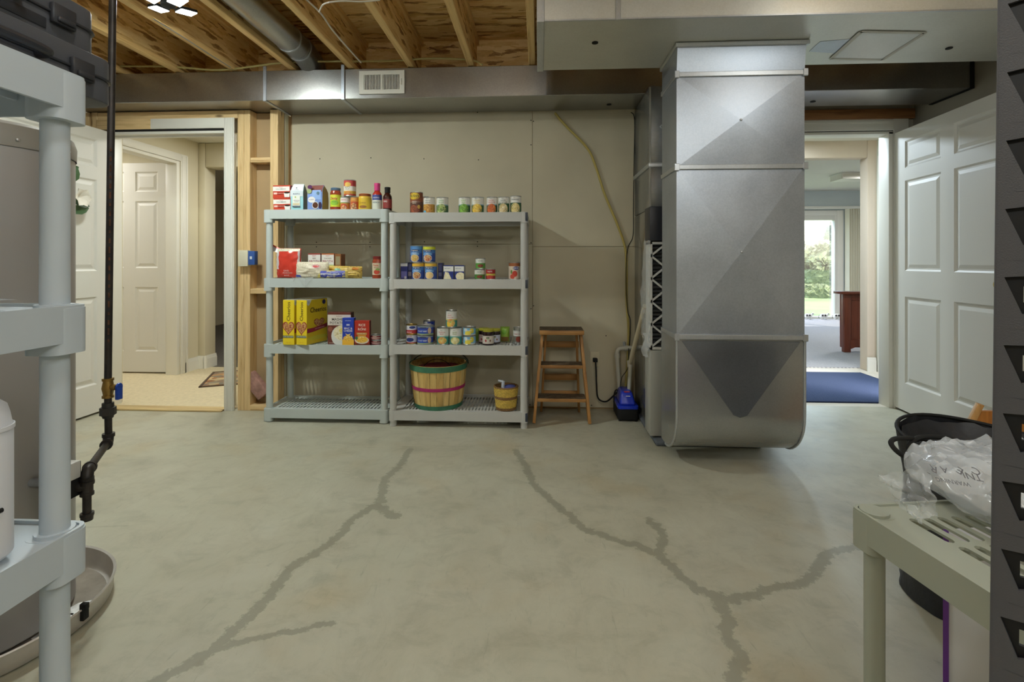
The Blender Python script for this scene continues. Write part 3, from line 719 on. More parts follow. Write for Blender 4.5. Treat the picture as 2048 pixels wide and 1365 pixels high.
bo = mb.build('boot', M_boot, rd, w=True, ang=30, fix=True)
# triangular stiffening break pressed into the boot face
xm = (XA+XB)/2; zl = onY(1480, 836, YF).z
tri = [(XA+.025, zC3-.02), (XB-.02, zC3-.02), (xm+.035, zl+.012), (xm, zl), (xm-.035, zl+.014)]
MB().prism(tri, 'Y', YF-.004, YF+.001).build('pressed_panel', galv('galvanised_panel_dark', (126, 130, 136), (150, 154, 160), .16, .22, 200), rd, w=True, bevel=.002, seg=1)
for x in (XA, XB):
    MB().tube([(x, y-.004, z) for y, z in prof], .006, 6).build('edge_seam', M_cleat, rd, w=True)
for (z0, z1) in ((zC2, zC1), (zC3, zC2)):
    MB().lathe([(.007, 0), (.005, .004), (0, .005)], 10).xform(Matrix.Translation((xm, YF-(.013 if z0 == zC2 else .023), (z0+z1)/2)) @ Matrix.Rotation(math.radians(90), 4, 'X')).build('rivet', M_cleat, rd, w=True)
# ---- furnace standing behind the drop
XF0, YF0, YF1 = .70, 3.2, 3.71
fu = thing('furnace', 'tall shiny steel furnace cabinet and plenum behind the return drop', 'furnace', (1.0, 3.4, 0))
MB().box(.688, 2.99, 0, 1.30, 3.715, .03).build('floor_pad', mat('grey_rubber_pad', (92, 98, 106), .7), fu, w=True, bevel=.012, seg=3)
zc0 = onY(1312, 484, 3.1).z; zc1 = onY(1312, 415, 3.1).z
MB().box(XF0, YF0, .036, 1.34, YF1, zc1).build('cabinet', M_mirror, fu, w=True, bevel=.006)
zseam = onY(1300, 330, 3.2).z
MB().box(XF0, YF0+.005, zc1+.002, 1.34, YF1, zseam).build('plenum', galv('plenum_sheet', (140, 142, 143), (164, 166, 166), .18, .28, 60), fu, w=True, bevel=.004)
MB().box(XF0, YF0+.005, zseam+.002, 1.34, YF1, ZD-.002).build('plenum', MC['plenum_sheet'], fu, w=True, bevel=.004)
MB().box(XF0-.008, YF0-.004, zseam-.014, 1.34, YF1, zseam+.014).build('drive_cleat', M_cleat, fu, w=True, bevel=.002)
MB().box(XF0-.004, YF0-.002, zc1, XF0+.006, YF0+.008, ZD-.01).build('corner_seam', mat('foil_tape', (206, 204, 196), .35, .7), fu, w=True)
fxl, fxr = onY(1300, 600, 3.05).x, onY(1326, 600, 3.05).x+.02
MB().box(fxl-.002, 3.04, zc0+.005, fxr, 3.19, zc1).build('filter_door', mat('navy_grey_enamel', (44, 46, 54), .4), fu, w=True, bevel=.004)
zf0 = onY(1312, 700, 3.05).z
MB().box(fxl, 3.05, .04, fxr, 3.19, zf0-.004).build('base_panel', mat('pale_enamel', (170, 170, 162), .45), fu, w=True, bevel=.004)
fl = thing('air_filter', 'white pleated air filter with zigzag frame in torn plastic wrap', 'filter', ((fxl+fxr)/2, 3.05, zf0))
H = zc0-zf0-.002; W = fxr-fxl; fm = mat('filter_card', (214, 214, 210), .7)
t = .015; h2 = W/2
mb = MB().box(-h2, 0, 0, -h2+t, .12, H).box(h2-t, 0, 0, h2, .12, H).box(-h2, 0, 0, h2, .12, t).box(-h2, 0, H-t, h2, .12, H); mb.build('frame', fm, fl, bevel=.001, seg=1)
k = 9
for i in range(k):
    z0, z1 = t+(H-2*t)*i/k, t+(H-2*t)*(i+1)/k; x0, x1 = (-h2+.006, h2-.006)
    if i % 2: x0, x1 = x1, x0
    MB().bar((x0, .003, z0), (x1, .003, z1), .011, .006, up=(0, 1, 0)).build('strut', fm, fl)
pl = MB(); n = 26
for i in range(n):
    z = t+(H-2*t)*i/n; dzp = (H-2*t)/n
    pl.add([(-h2+t, .012, z), (h2-t, .012, z), (h2-t, .05, z+dzp/2), (-h2+t, .05, z+dzp/2), (h2-t, .012, z+dzp), (-h2+t, .012, z+dzp)], [(0, 1, 2, 3), (3, 2, 4, 5)])
pl.build('pleat', mat('filter_media', (96, 98, 100), .9), fl, smooth=False)
M_film = mat('clear_film', (226, 230, 232), .18, alpha=.34, spec=.8)
def film(fn, nu, nv, name, par, amp, sc, m=None, seed=0, w=False):
    def g(u, v):
        p = Vector(fn(u, v)); q = p*sc+Vector((seed, seed, seed)); return tuple(p+Vector((noise.noise(q), noise.noise(q+Vector((9, 1, 4))), noise.noise(q+Vector((3, 7, 2)))))*amp)
    return MB().grid(g, nu, nv).build(name, m or M_film, par, w=w, fix=False, ang=60)
film(lambda u, v: (-h2-.004-.018*math.sin(3.14*v)*(1-u)-.012*(1-v)*(1-u), -.004+.14*(1-u)-.0, -.01+(H+.02)*v), 8, 40, 'plastic_wrap', fl, .012, 22)
film(lambda u, v: (-h2-.004-.03*u-.012*math.sin(6*v), .0+.05*u, -.05+.14*v), 6, 8, 'plastic_wrap', fl, .014, 40, seed=5)
# round branch duct between joists
rb = thing('round_duct', 'round galvanised branch pipe rising between ceiling joists', 'duct', (-1.585, 3.0, 2.5))
MB().cyl((-1.585, 1.9, 2.505), (-1.585, 3.2, 2.505), .082, n=28).build('pipe', M_galvd, rb, w=True)
MB().tube(catmull([(-1.585, 3.2, 2.505), (-1.585, 3.3, 2.50), (-1.585, 3.42, 2.47), (-1.585, 3.47, 2.415)], 5), .084, 24).build('elbow', M_galvd, rb, w=True)
for y in (3.08, 3.22): MB().tube([(-1.585, y, 2.505), (-1.585, y+.012, 2.505)], .087, 28).build('crimp_ring', M_cleat, rb, w=True)
# garage light with hinged panels
pl0 = onZ(336, 17, 2.36)
gl = thing('panel_light', 'lit ceiling light with four square LED panels between joists', 'light', (pl0.x, pl0.y, 2.36))
MB().cyl((0, 0, .012), (0, 0, .075), .032, n=20).build('hub', M_black, gl)
MB().cyl((0, 0, .075), (0, 0, .35), .018, n=12).build('socket', M_white, gl)
em = mat('led_panel', (246, 255, 250), .4, emit=14)
ec = mat('led_chip', (246, 255, 250), .4, emit=LED_STRENGTH)
for i in range(4):
    a = math.radians((155, -25, 62, 242)[i]); c_, s_ = math.cos(a), math.sin(a)
    pm = MB().box(.046, -.034, .006, .128, .034, .02).build('panel', M_black, gl, bevel=.004); pm.rotation_euler = (0, math.radians(-8), a)
    MB().box(.049, -.030, .002, .125, .030, .0055).build('led_face', em, pm)
    MB().box(.070, -.017, -.0005, .104, .017, .0019).build('led_chip', ec, pm)
# wires
M_romex = mat('yellow_cable', (160, 146, 90), .5); M_wirew = mat('white_cable', (206, 200, 188), .5)
def cable(name, label, P, r, m, n=6, sides=8, cat='cable'):
    o = MB().tube(catmull(P, n), r, sides).build(name, m, None); tag(o, label, cat); return o
cable('cable', 'yellow cable strung along the top of the long supply duct', [onY(u, v, 3.345) for u, v in ((150, 133), (330, 133), (440, 140), (560, 126), (640, 123), (780, 122), (860, 117), (940, 120), (965, 130))], .007, M_romex)
cable('cable', 'white cable running down the joist side right of the round pipe', [onD(u, v, d) for u, v, d in ((600, -12, 2.6), (640, 25, 2.7), (665, 60, 2.9), (695, 95, 3.1), (722, 125, 3.3))], .005, M_wirew)
cable('cable', 'white cable loop branching to the next joist overhead', [onD(u, v, d) for u, v, d in ((638, 24, 2.6), (648, 8, 2.5), (680, 2, 2.45), (724, 3, 2.45), (760, 0, 2.45))], .004, M_wirew)
cable('cable', 'thin white cable beside the left joist past the lit panels', [(-2.10, 2.62, ZJ-.004), (-2.098, 2.85, ZJ-.003), (-2.102, 3.1, ZJ-.004), (-2.10, 3.3, ZJ-.003)], .0035, mat('dull_white_cable', (150, 146, 138), .6))
cable('cable', 'white cable looping down the stud bay to the switch box', [onY(u, v, YL+.05) for u, v in ((494, 224), (496, 260), (505, 300), (502, 350), (494, 400), (492, 440), (494, 475), (501, 502))], .0045, M_wirew)
# switch box on the stud
bx = thing('switch_box', 'cream and blue electrical box on the stud beside the door', 'switch', onY(494, 517, YL))
a, b = onY(484, 501, YL), onY(503, 533, YL); q = bx.location
MB().box(a.x, YL-.05, b.z, b.x, YL-.001, a.z).build('cover', mat('cream_plastic', (206, 200, 176), .5), bx, w=True, bevel=.003)
b2 = onY(516, 530, YL)
MB().box(b.x+.001, YL-.045, b2.z, b2.x, YL-.001, a.z-.006).build('blue_body', mat('blue_plastic', (48, 84, 150), .5), bx, w=True, bevel=.002)
c = onY(509, 516, YL); MB().box(c.x-.008, YL-.047, c.z-.01, c.x+.008, YL-.045, c.z+.01).build('sticker', C(206, 210, 214), bx, w=True)
# brick leaning in the bay
br = thing('brick', 'weathered pink brick propped up on the plate in the stud bay', 'brick', onY(516, 800, YL+.04))
mb = MB().grid(lambda u, v: (0, 0, 0), 1, 1); mb = MB().box(-.048, -.03, -.10, .048, .03, .10)
m = mb.build('brick_body', mat('pink_brick', (168, 128, 116), .95, var=.18, scale=22, bump=.6, bscale=50), br, bevel=.008, seg=3)
m.rotation_euler = (0, math.radians(-40), 0); m.location = (-.01, 0, .108)
# ================================================================ plastic shelving
M_shL = mat('grey_green_plastic', (184, 192, 189), .45, var=.02, scale=4)
M_shR = mat('grey_plastic', (186, 186, 182), .45, var=.02, scale=4)
M_shF = mat('blue_grey_plastic', (190, 200, 208), .45, var=.02, scale=4)
M_shT = mat('sage_plastic', (152, 155, 140), .45, var=.02, scale=4)
M_clip = mat('dark_clip', (46, 52, 64), .5)
def slot_deck(mb, x0, x1, y0, y1, z, th, rows, cols, wf=.5, lf=.78, rounded=True):
    cw, ch = (x1-x0)/cols, (y1-y0)/rows
    W, H = cw/2, ch/2; hw, hl = W*wf, H*lf; r = hw; s = hl-r
    ho = [(hw, -s), (hw, s), (.7*hw, s+.7*r), (0, s+r), (-.7*hw, s+.7*r), (-hw, s), (-hw, -s), (-.7*hw, -s-.7*r), (0, -s-r), (.7*hw, -s-.7*r)]
    ou = [(W, -s), (W, s), (W, H), (0, H), (-W, H), (-W, s), (-W, -s), (-W, -H), (0, -H), (W, -H)]
    V = [(x, y, 0) for x, y in ou]+[(x, y, 0) for x, y in ho]+[(x, y, -th) for x, y in ou]+[(x, y, -th) for x, y in ho]
    F = []
    for i in range(10):
        j = (i+1) % 10; F += [(i, j, 10+j, 10+i), (10+i, 10+j, 30+j, 30+i), (20+j, 20+i, 30+i, 30+j)]
    for a in range(rows):
        for b in range(cols):
            cx, cy = x0+cw*(b+.5), y0+ch*(a+.5); mb.add([(v[0]+cx, v[1]+cy, v[2]+z) for v in V], F)
def rrect(x0, y0, x1, y1, r, n=4):
    P = []
    for cx, cy, a0 in ((x1-r, y1-r, 0), (x0+r, y1-r, 90), (x0+r, y0+r, 180), (x1-r, y0+r, 270)):
        for k in range(n+1): a = math.radians(a0+90*k/n); P.append((cx+r*math.cos(a), cy+r*math.sin(a)))
    return P
def shelf_unit(name, label, loc, rz, W, D, tiers, m, ap=.062, col=.09, pr=.0225, rows=4, cols=26, clips=False, foot=True, group=None, zfoot=0, cw=.056):
    # local: x 0..W, y 0 (front)..D
    t = thing(name, label, 'shelving', loc, rz, group)
    zprev = None
    inset = cw/2
    px = [(inset, inset), (W-inset, inset), (W-inset, D-inset), (inset, D-inset)]
    for z in tiers:
        mb = MB()
        out = rrect(0, 0, W, D, .018); inn = rrect(.006, .006, W-.006, D-.006, .013)
        # apron: ring from z-ap to z, top lip
        mb.prism(out, 'Z', z-ap, z, 0, [inn])
        # corner collars reach lower
        for (x, y) in px:
            sx = 1 if x < W/2 else -1; sy = 1 if y < D/2 else -1
            bx0, by0 = (0 if sx > 0 else W), (0 if sy > 0 else D)
            P = rrect(min(bx0, bx0+sx*cw), min(by0, by0+sy*cw), max(bx0, bx0+sx*cw), max(by0, by0+sy*cw), .018)
            P = [(p[0]+(-.0009 if sx > 0 else .0009), p[1]+(-.0009 if sy > 0 else .0009)) for p in P]
            mb.prism(P, 'Z', z-col, z-.0045)
            mb.prism(rrect(x-.026, y-.026, x+.026, y+.026, .0255), 'Z', z-ap, z+.0015)
        sh = mb.build('shelf', m, t, bevel=.0025, seg=1)
        dk = MB(); bw = .07
        zt = z-.005
        slot_deck(dk, bw, W-bw, .05, D-.05, zt, .005, rows, cols, .56, .88)
        for (a, b, c_, d) in ((.005, .005, W-.005, .05), (.005, D-.05, W-.005, D-.005), (.005, .05, bw, D-.05), (W-bw, .05, W-.005, D-.05)):
            dk.box(a, b, zt-.007, c_, d, zt)
        for k in range(1, rows):
            y = .05+(D-.1)*k/rows; dk.box(.01, y-.003, zt-.03, W-.01, y+.003, zt-.0071)
        dk.build('deck', m, sh, smooth=False)
        if clips:
            MB().box(W-.015, -.0015, z-ap+.004, W+.0015, .035, z-.003).build('end_clip', M_clip, sh, bevel=.002)
        if zprev is not None:
            for (x, y) in px:
                MB().cyl((x, y, zprev+.001), (x, y, z-col+.012), pr, pr*.97, 20).build('post', m, t)
        zprev = z
    if tiers[0]-col > .004+zfoot:
        for (x, y) in px: MB().cyl((x, y, zfoot), (x, y, tiers[0]-col+.012), pr, n=20).build('foot', m, t)
    return t
RX0, RX1, RY = onY(777, 700, 3.255).x, onY(1055, 700, 3.255).x, 3.255
RT = [.105, .541, .975, 1.415]
LX0, LX1, LY = onY(526, 700, 3.30).x, onY(774, 700, 3.29).x, 3.30
LT = [.092, .529, .978, 1.444]
shelf_unit('plastic_shelving', 'pale grey plastic four tier shelving with dark end clips, holding the bushel basket', (RX0, RY, 0), 0, RX1-RX0, .44, RT, M_shR, clips=True, col=.070, cw=.05, cols=35)
shelf_unit('plastic_shelving', 'grey green plastic four tier shelving beside the studs, holding yellow cereal', (LX0, LY, 0), 0, LX1-LX0, .345, LT, M_shL, col=.086, cw=.06, cols=29)
# near left unit
fl_ = onD(160, 150, .80)
FX1, FY1 = -.752, .80
FT = [.283, .655, 1.02, 1.395]
shelf_unit('plastic_shelving', 'blue grey plastic shelving at the left edge with black cases on top', (FX1, FY1-.91, 0), math.pi/2, .91, .46, FT, M_shF, ap=.060, col=.078, pr=.0195, rows=5, cols=22, cw=.062)
# low unit at the right edge
c0 = onD(1699, 1008, 1.05)
ang = math.atan(TILT)+math.atan(.098)
Wt, Dt = .91, .50
ca, sa = math.cos(ang), math.sin(ang)
# far-left corner is local (0, D)
lx, ly = c0.x+sa*Dt, c0.y-ca*Dt
tb = shelf_unit('plastic_shelving', 'low sage plastic slotted shelf in the right foreground under a plastic bag', (lx, ly, 0), ang, Wt, Dt, [.58], M_shT, ap=.06, col=.078, pr=.0185, rows=4, cols=25, cw=.06)
# ================================================================ things on the near left unit
M_case = mat('black_case_plastic', (74, 76, 82), .5, bump=.08, bscale=300)
M_case2 = mat('black_latch_plastic', (46, 47, 52), .4)
def tool_case(label, z, h, x1, y1, L_=.46, D_=.34, latches=2, handle=True):
    t = thing('tool_case', label, 'case', (x1-D_/2, y1-L_/2, z), group=None)
    x0, y0 = -D_/2, -L_/2; X1, Y1 = D_/2, L_/2
    MB().prism(rrect(x0, y0, X1, Y1, .035), 'Z', .0, h*.52).build('case_base', M_case, t, bevel=.008, seg=3)
    MB().prism(rrect(x0, y0, X1, Y1, .035), 'Z', h*.54, h).build('case_lid', M_case, t, bevel=.010, seg=3)
    MB().prism(rrect(x0-.004, y0-.004, X1+.004, Y1+.004, .037), 'Z', h*.5, h*.56).build('rim', M_case2, t, bevel=.002)
    for k in range(latches):
        y = (.32 if k else -.32)*L_
        MB().box(X1, y-.022, h*.3, X1+.010, y+.022, h*.72).box(X1+.008, y-.016, h*.34, X1+.015, y+.016, h*.46).build('latch', M_case2, t, bevel=.003)
    if handle:
        MB().tube(catmull([(X1, -.07, h*.5), (X1+.022, -.066, h*.5), (X1+.028, -.03, h*.5), (X1+.028, .03, h*.5), (X1+.022, .066, h*.5), (X1, .07, h*.5)], 4), .008, 10).build('handle', M_case2, t)
    MB().box(X1-.001, -.12, h*.12, X1+.002, .12, h*.34).box(x0+.05, Y1-.001, h*.15, X1-.05, Y1+.002, h*.40).build('embossed_panel', M_case2, t, bevel=.002)
    return t
tool_case('black plastic tool case lowest of the stack on the near left shelving', 1.3968, .085, -.838, .953)
tool_case('black plastic tool case in the middle of the stack, under the topmost', 1.4833, .085, -.852, .93)
tool_case('black plastic tool case on top of the stack near the ceiling joists', 1.5698, .11, -.885, .89, latches=2)
bt = MB().box(-.012, -.012, 0, .012, .014, .002).build('blue_tape', mat('blue_tape', (40, 96, 190), .5)); bt.location = onZ(136, 128, 1.400); bt.location.z = 1.3972
bt.location.x = -.775; bt.location.y = .745
tag(bt, 'small strip of blue tape at the near left shelf corner', 'tape')
# clear bag and white jug
cb = thing('clear_folder', 'clear plastic sleeve lying on the middle near left shelf', 'plastic sleeve', (-.90, .72, 1.0225))
film(lambda u, v: (-.07+.14*u, -.10+.14*v, .004+.02*math.sin(3*u)*math.sin(3*v)), 8, 8, 'sleeve', cb, .008, 14)
jl = onD(-52, 900, .72)
jg = thing('white_jug', 'white plastic jug with black wire bail on the lower near left shelf', 'jug', (jl.x, jl.y, .6575))
MB().lathe([(.036, 0), (.041, .006), (.041, .19), (.039, .197), (.037, .21), (.034, .222), (.02, .235), (0, .238)], 36).build('body', mat('white_plastic', (214, 216, 222), .4), jg, bevel=0)
MB().lathe([(.0425, .187), (.0425, .193), (.0405, .193)], 36, cap=False).build('rim_band', mat('white_plastic', (214, 216, 222), .4), jg)
MB().tube(catmull([(.041*math.sin(a), -.041*math.cos(a)-.002, .125-.05*math.sin(a)) for a in [math.radians(k) for k in range(-95, 96, 19)]], 3), .0035, 8).build('bail', M_black, jg)
# ================================================================ water heater, pan and gas pipe
hx, hy = -1.668, 1.40
wh_ = thing('water_heater', 'tall grey cylindrical water heater behind the near left shelving', 'water heater', (hx, hy, .012))
M_tank = mat('grey_tank_enamel', (154, 152, 150), .35, var=.02, scale=2)
MB().lathe([(.215, .0), (.22, .006), (.22, 1.43), (.218, 1.44)], 64).build('jacket', M_tank, wh_)
MB().lathe([(.223, 1.40), (.224, 1.44), (.217, 1.462), (.19, 1.475), (.05, 1.482), (0, 1.482)], 64, cap=False).build('top_cap', mat('grey_cap_enamel', (142, 140, 134), .4), wh_)
MB().cyl((0, 0, 1.48), (0, 0, 1.58), .04, n=20).build('draft_hood', M_galv, wh_)
MB().cyl((0, 0, 1.58), (0, 0, 2.69), .05, n=20).build('flue', M_galv, wh_)
for a in (20, 70, 110):
    q = math.radians(a); MB().lathe([(.006, 0), (.004, .003), (0, .004)], 8).xform(Matrix.Translation((.224*math.sin(q), -.224*math.cos(q), 1.42)) @ Matrix.Rotation(q, 4, 'Z') @ Matrix.Rotation(math.radians(90), 4, 'X')).build('screw', M_cleat, wh_)
dp = thing('drain_pan', 'round aluminium drain pan with white mineral stains under the water heater', 'pan', (hx, hy, 0))
M_pan = mat('pan_aluminium', (206, 200, 192), .4, .3, var=.06, scale=9)
MB().lathe([(.0, .002), (.300, .002), (.312, .012), (.316, .062), (.322, .066), (.325, .062), (.319, .058), (.316, .010), (.303, -.0), (.0, .0)], 72, cap=False).build('pan_shell', M_pan, dp, ang=50)
MB().lathe([(0, .0020), (.299, .0020), (.299, .0024), (0, .0024)], 64, cap=False).build('pan_floor', mat('scaled_pan_floor', (142, 132, 120), .6, .2, var=.12, scale=14), dp)
ms = mat('mineral_stain', (236, 235, 230), .7, var=.25, scale=22)
v = [(.05, -.28), (.12, -.268), (.19, -.225), (.235, -.165), (.255, -.10), (.24, -.06)]
for (a, r0, r1) in ((-58, .235, .29), (-38, .24, .285), (20, .238, .292), (48, .236, .29), (66, .22, .285), (85, .21, .29), (100, .16, .25), (112, .21, .28)):
    P = [(r*math.sin(math.radians(a+d+4*math.sin(9*r+d))), -r*math.cos(math.radians(a+d))) for r, d in ((r0, -5), (r1-.012, -8), (r1, 0), (r1-.006, 7), (r0+.02, 8), (r0, 2))]
    MB().prism(P, 'Z', .0025, .0034).build('stain', ms, dp)
q = math.radians(92)
MB().box(-.010, -.006, .0, .010, .006, .04).box(-.007, -.010, .03, .007, .01, .048).xform(Matrix.Translation((.323*math.sin(q), -.323*math.cos(q), .03)) @ Matrix.Rotation(q, 4, 'Z')).build('overflow_clip', M_black, dp, bevel=.002)
gc = thing('gas_control', 'black and white gas control valve on the front of the water heater', 'valve', onD(131, 960, 1.43))
pz = gc.location
MB().box(-.05, -.03, -.055, .02, .03, .045).build('valve_body', M_black, gc, bevel=.004)
MB().box(-.015, -.034, .0, .028, .02, .05).build('dial_cover', C(206, 206, 204), gc, bevel=.004)
MB().box(.0, -.036, -.03, .026, -.0345, .0).build('label_plate', C(190, 188, 182), gc)
MB().box(.0, -.037, .004, .026, -.0345, .012).build('orange_stripe', C(206, 130, 60), gc)
MB().cyl((-.18, .0, -.01), (-.05, 0, -.01), .012, n=12).build('manifold', M_galv, gc)
M_iron = mat('black_iron_pipe', (58, 54, 52), .42, .5, var=.25, scale=18)
M_rust = mat('rusty_pipe', (104, 70, 50), .6, .3, var=.35, scale=30)
gp = thing('gas_pipe', 'black iron gas pipe with brass valve dropping beside the left door', 'pipe', onD(218, 880, 1.70))
pt = lambda u, v, d=1.70: onD(u, v, d)
top = pt(228, -220); v0 = pt(216, 757); r = .0108
MB().cyl(top, v0, r, n=18).build('riser', M_iron, gp, w=True)
# printed rust coloured lettering strip on the riser
pa, pb = pt(221.5, 300, 1.686), pt(216.5, 700, 1.686)
M_bra = mat('valve_brass', (166, 134, 72), .35, .85, var=.12, scale=30)
q0, q1 = pt(216, 757), pt(216, 796)
MB().tube([q0.lerp(q1, t_) for t_ in (0, .12, .13, .3, .5, .7, .87, .88, 1)], [.017, .017, .0137, .0155, .018, .0155, .0137, .017, .017], 14).build('valve_body', M_bra, gp, w=True)
st = q0.lerp(q1, .45)
rt = Vector((CT, ST, 0)); fwd = Vector((-ST, CT, 0)); up = Vector((0, 0, 1))
MB().cyl(st, st+rt*.034-fwd*.004, .010, n=12).build('valve_stem', M_bra, gp, w=True)
MB().cyl(st+rt*.034, st+rt*.041, .014, n=16).bar(st+rt*.037, st+rt*.037-up*.042, .012, .02, up=(0, 1, 0)).build('lever', mat('blue_vinyl', (30, 70, 170), .4), gp, w=True, bevel=.002)
z = lambda v, d=1.70: pt(216, v, d)
MB().cyl(pt(216, 796), pt(217, 870), r, n=18).build('nipple', M_iron, gp, w=True)
MB().tube([pt(216, v) for v in (806, 812, 813, 818)], [.017, .017, .017, .017], 16).tube([pt(216, v) for v in (815, 830)], [.0235, .0235], 8).tube([pt(216, v) for v in (829, 836)], [.0175, .0155], 16).build('union', mat('union_iron', (66, 64, 62), .5, .5), gp, w=True, ang=25)
e0 = pt(217, 868); lowd = 1.46
ez = pt(217, 884).z
c1 = Vector((e0.x, e0.y, ez)); l0 = onD(174, 895, lowd); c2 = Vector((l0.x, l0.y, ez)); dirv = (c2-c1).normalized()
arc1 = [e0, c1+up*.022, c1+up*.010+dirv*.004, c1+dirv*.012+up*.001, c1+dirv*.03]
MB().tube(catmull(arc1, 4), .0155, 16).tube([e0+up*.002, e0-up*.010], .018, 16).tube([c1+dirv*.026, c1+dirv*.036], .018, 16).build('elbow', M_iron, gp, w=True)
MB().cyl(c1+dirv*.03, c2-dirv*.03, r, n=18).build('nipple', M_iron, gp, w=True)
MB().tube(catmull([c2-dirv*.03, c2-dirv*.012-up*.001, c2-dirv*.004-up*.010, c2-up*.022, c2-up*.034], 4), .0155, 16).tube([c2-dirv*.036, c2-dirv*.026], .018, 16).tube([c2-up*.028, c2-up*.038], .018, 16).build('elbow', M_iron, gp, w=True)
def lz(v): return Vector((c2.x, c2.y, onD(174, v, lowd).z))
MB().cyl(c2-up*.03, lz(1030), r, n=18).build('drip_leg', M_iron, gp, w=True)
MB().tube([lz(v) for v in (955, 961, 962, 984, 985, 991)], [.017, .017, .015, .015, .017, .017], 16).tube([lz(972), lz(972)-rt*.036-fwd*.01], [.0155, .0165], 14).build('tee', M_iron, gp, w=True)
MB().tube([lz(1026), lz(1032), lz(1033), lz(1041)], [.017, .017, .0155, .0145], 16).build('cap', M_iron, gp, w=True)
# faint printed marking along the riser
for i in range(22):
    f_ = i/22; c = pa.lerp(pb, f_); h_ = .010+.006*((i*7) % 3)
    MB().box(-.0028, -.0006, -h_/2, .0028, .0006, h_/2).xform(Matrix.Translation(c)).build('printed_mark', M_rust, gp, w=True)
# ================================================================ wreath on the left door
wr_ = thing('wreath', 'magnolia wreath with white blooms and green leaves on the left door', 'wreath', (-3.135, 2.98, 1.50))
lm = mat('magnolia_leaf', (66, 96, 60), .45); wm = mat('magnolia_petal', (226, 220, 206), .6)
MB().tube([(.012, .17*math.cos(a), .20*math.sin(a)) for a in [math.radians(k*15) for k in range(24)]], .012, 8, closed=True).build('ring', mat('twig', (110, 84, 58), .9), wr_)
def leaf(c, d, ln, wd, m, name, up_=(1, 0, 0)):
    d = Vector(d).normalized(); s = d.cross(Vector(up_)).normalized(); c = Vector(c); n_ = Vector(up_); V = []; F = []
    for i, (t_, wv) in enumerate(((0, .1), (.25, .8), (.5, 1), (.75, .7), (1, .03))):
        p = c+d*ln*t_+n_*(.02*math.sin(3*t_)); V += [p-s*wd*wv+n_*.006, p, p+s*wd*wv+n_*.006]
    for i in range(4): F += [(3*i, 3*i+1, 3*i+4, 3*i+3), (3*i+1, 3*i+2, 3*i+5, 3*i+4)]
    return MB().add(V, F).build(name, m, wr_, fix=False)
for k in range(14):
    a = math.radians(k*25.7+5); c = (.02, .17*math.cos(a), .20*math.sin(a)); sg = .6 if k % 2 else -.5
    leaf(c, (.25, math.cos(a+sg), math.sin(a+sg)), .13, .035, lm, 'leaf')
for yy, zz in ((.205, .02), (-.12, .14), (-.10, -.14)):
    c = Vector((.045, yy, zz))
    for k in range(6):
        b = math.radians(60*k); leaf(c, (.6, math.cos(b), math.sin(b)), .075, .03, wm, 'petal')
# ================================================================ step stool
Mw = wood('stool_wood', (172, 124, 68), (132, 88, 44), 'Z', .55); MwX = wood('stool_tread', (168, 122, 66), (128, 84, 42), 'X', .55)
Mworn = mat('worn_tread_top', (96, 82, 64), .8, var=.3, scale=30)
ys = 3.40
ss = thing('step_stool', 'worn wooden folding step stool standing against the wall', 'stool', (onY(1124, 840, ys).x, ys, 0))
q = lambda u, v, Y=ys: onY(u, v, Y)
tl, tr = q(1085, 672), q(1163, 672); bl, brr = q(1068, 838), q(1179, 838)
zt = q(1124, 661).z
for a, b in ((tl, bl), (tr, brr)):
    MB().bar((a.x, ys+.08, zt-.03), (b.x, ys, .0), .075, .020, up=(1, 0, 0)).build('stile', Mw, ss, w=True, bevel=.003)
MB().box(q(1079, 665).x, ys-.02, zt-.03, q(1168, 665).x, ys+.19, zt).build('top_board', MwX, ss, w=True, bevel=.004)
MB().box(q(1080, 665).x, ys-.015, zt, q(1167, 665).x, ys+.185, zt+.0012).build('worn_surface', Mworn, ss, w=True)
for v in (732, 797):
    z_ = q(1124, v).z; f_ = 1-z_/zt; xl = tl.x+(bl.x-tl.x)*f_+.01; xr = tr.x+(brr.x-tr.x)*f_-.01; y_ = ys+.08*(1-f_)
    MB().box(xl, y_-.04, z_-.022, xr, y_+.10, z_).build('tread', MwX, ss, w=True, bevel=.003)
    MB().box(xl+.002, y_-.034, z_, xr-.002, y_+.095, z_+.0012).build('worn_surface', Mworn, ss, w=True)
for a, b in ((tl, bl), (tr, brr)):
    sg = 1 if a is tl else -1
    MB().bar((a.x+sg*.024, ys+.13, zt-.035), (b.x+sg*.05, ys+.26, .0), .04, .016, up=(1, 0, 0)).build('rear_leg', Mw, ss, w=True, bevel=.003)
for v in (757, 690, 792):
    z_ = q(1124, v, ys+.2).z; MB().box(tl.x-.0, ys+.20+.06*(1-z_/zt), z_-.022, tr.x+.0, ys+.215+.06*(1-z_/zt), z_+.022).build('rear_rail', MwX, ss, w=True, bevel=.002)
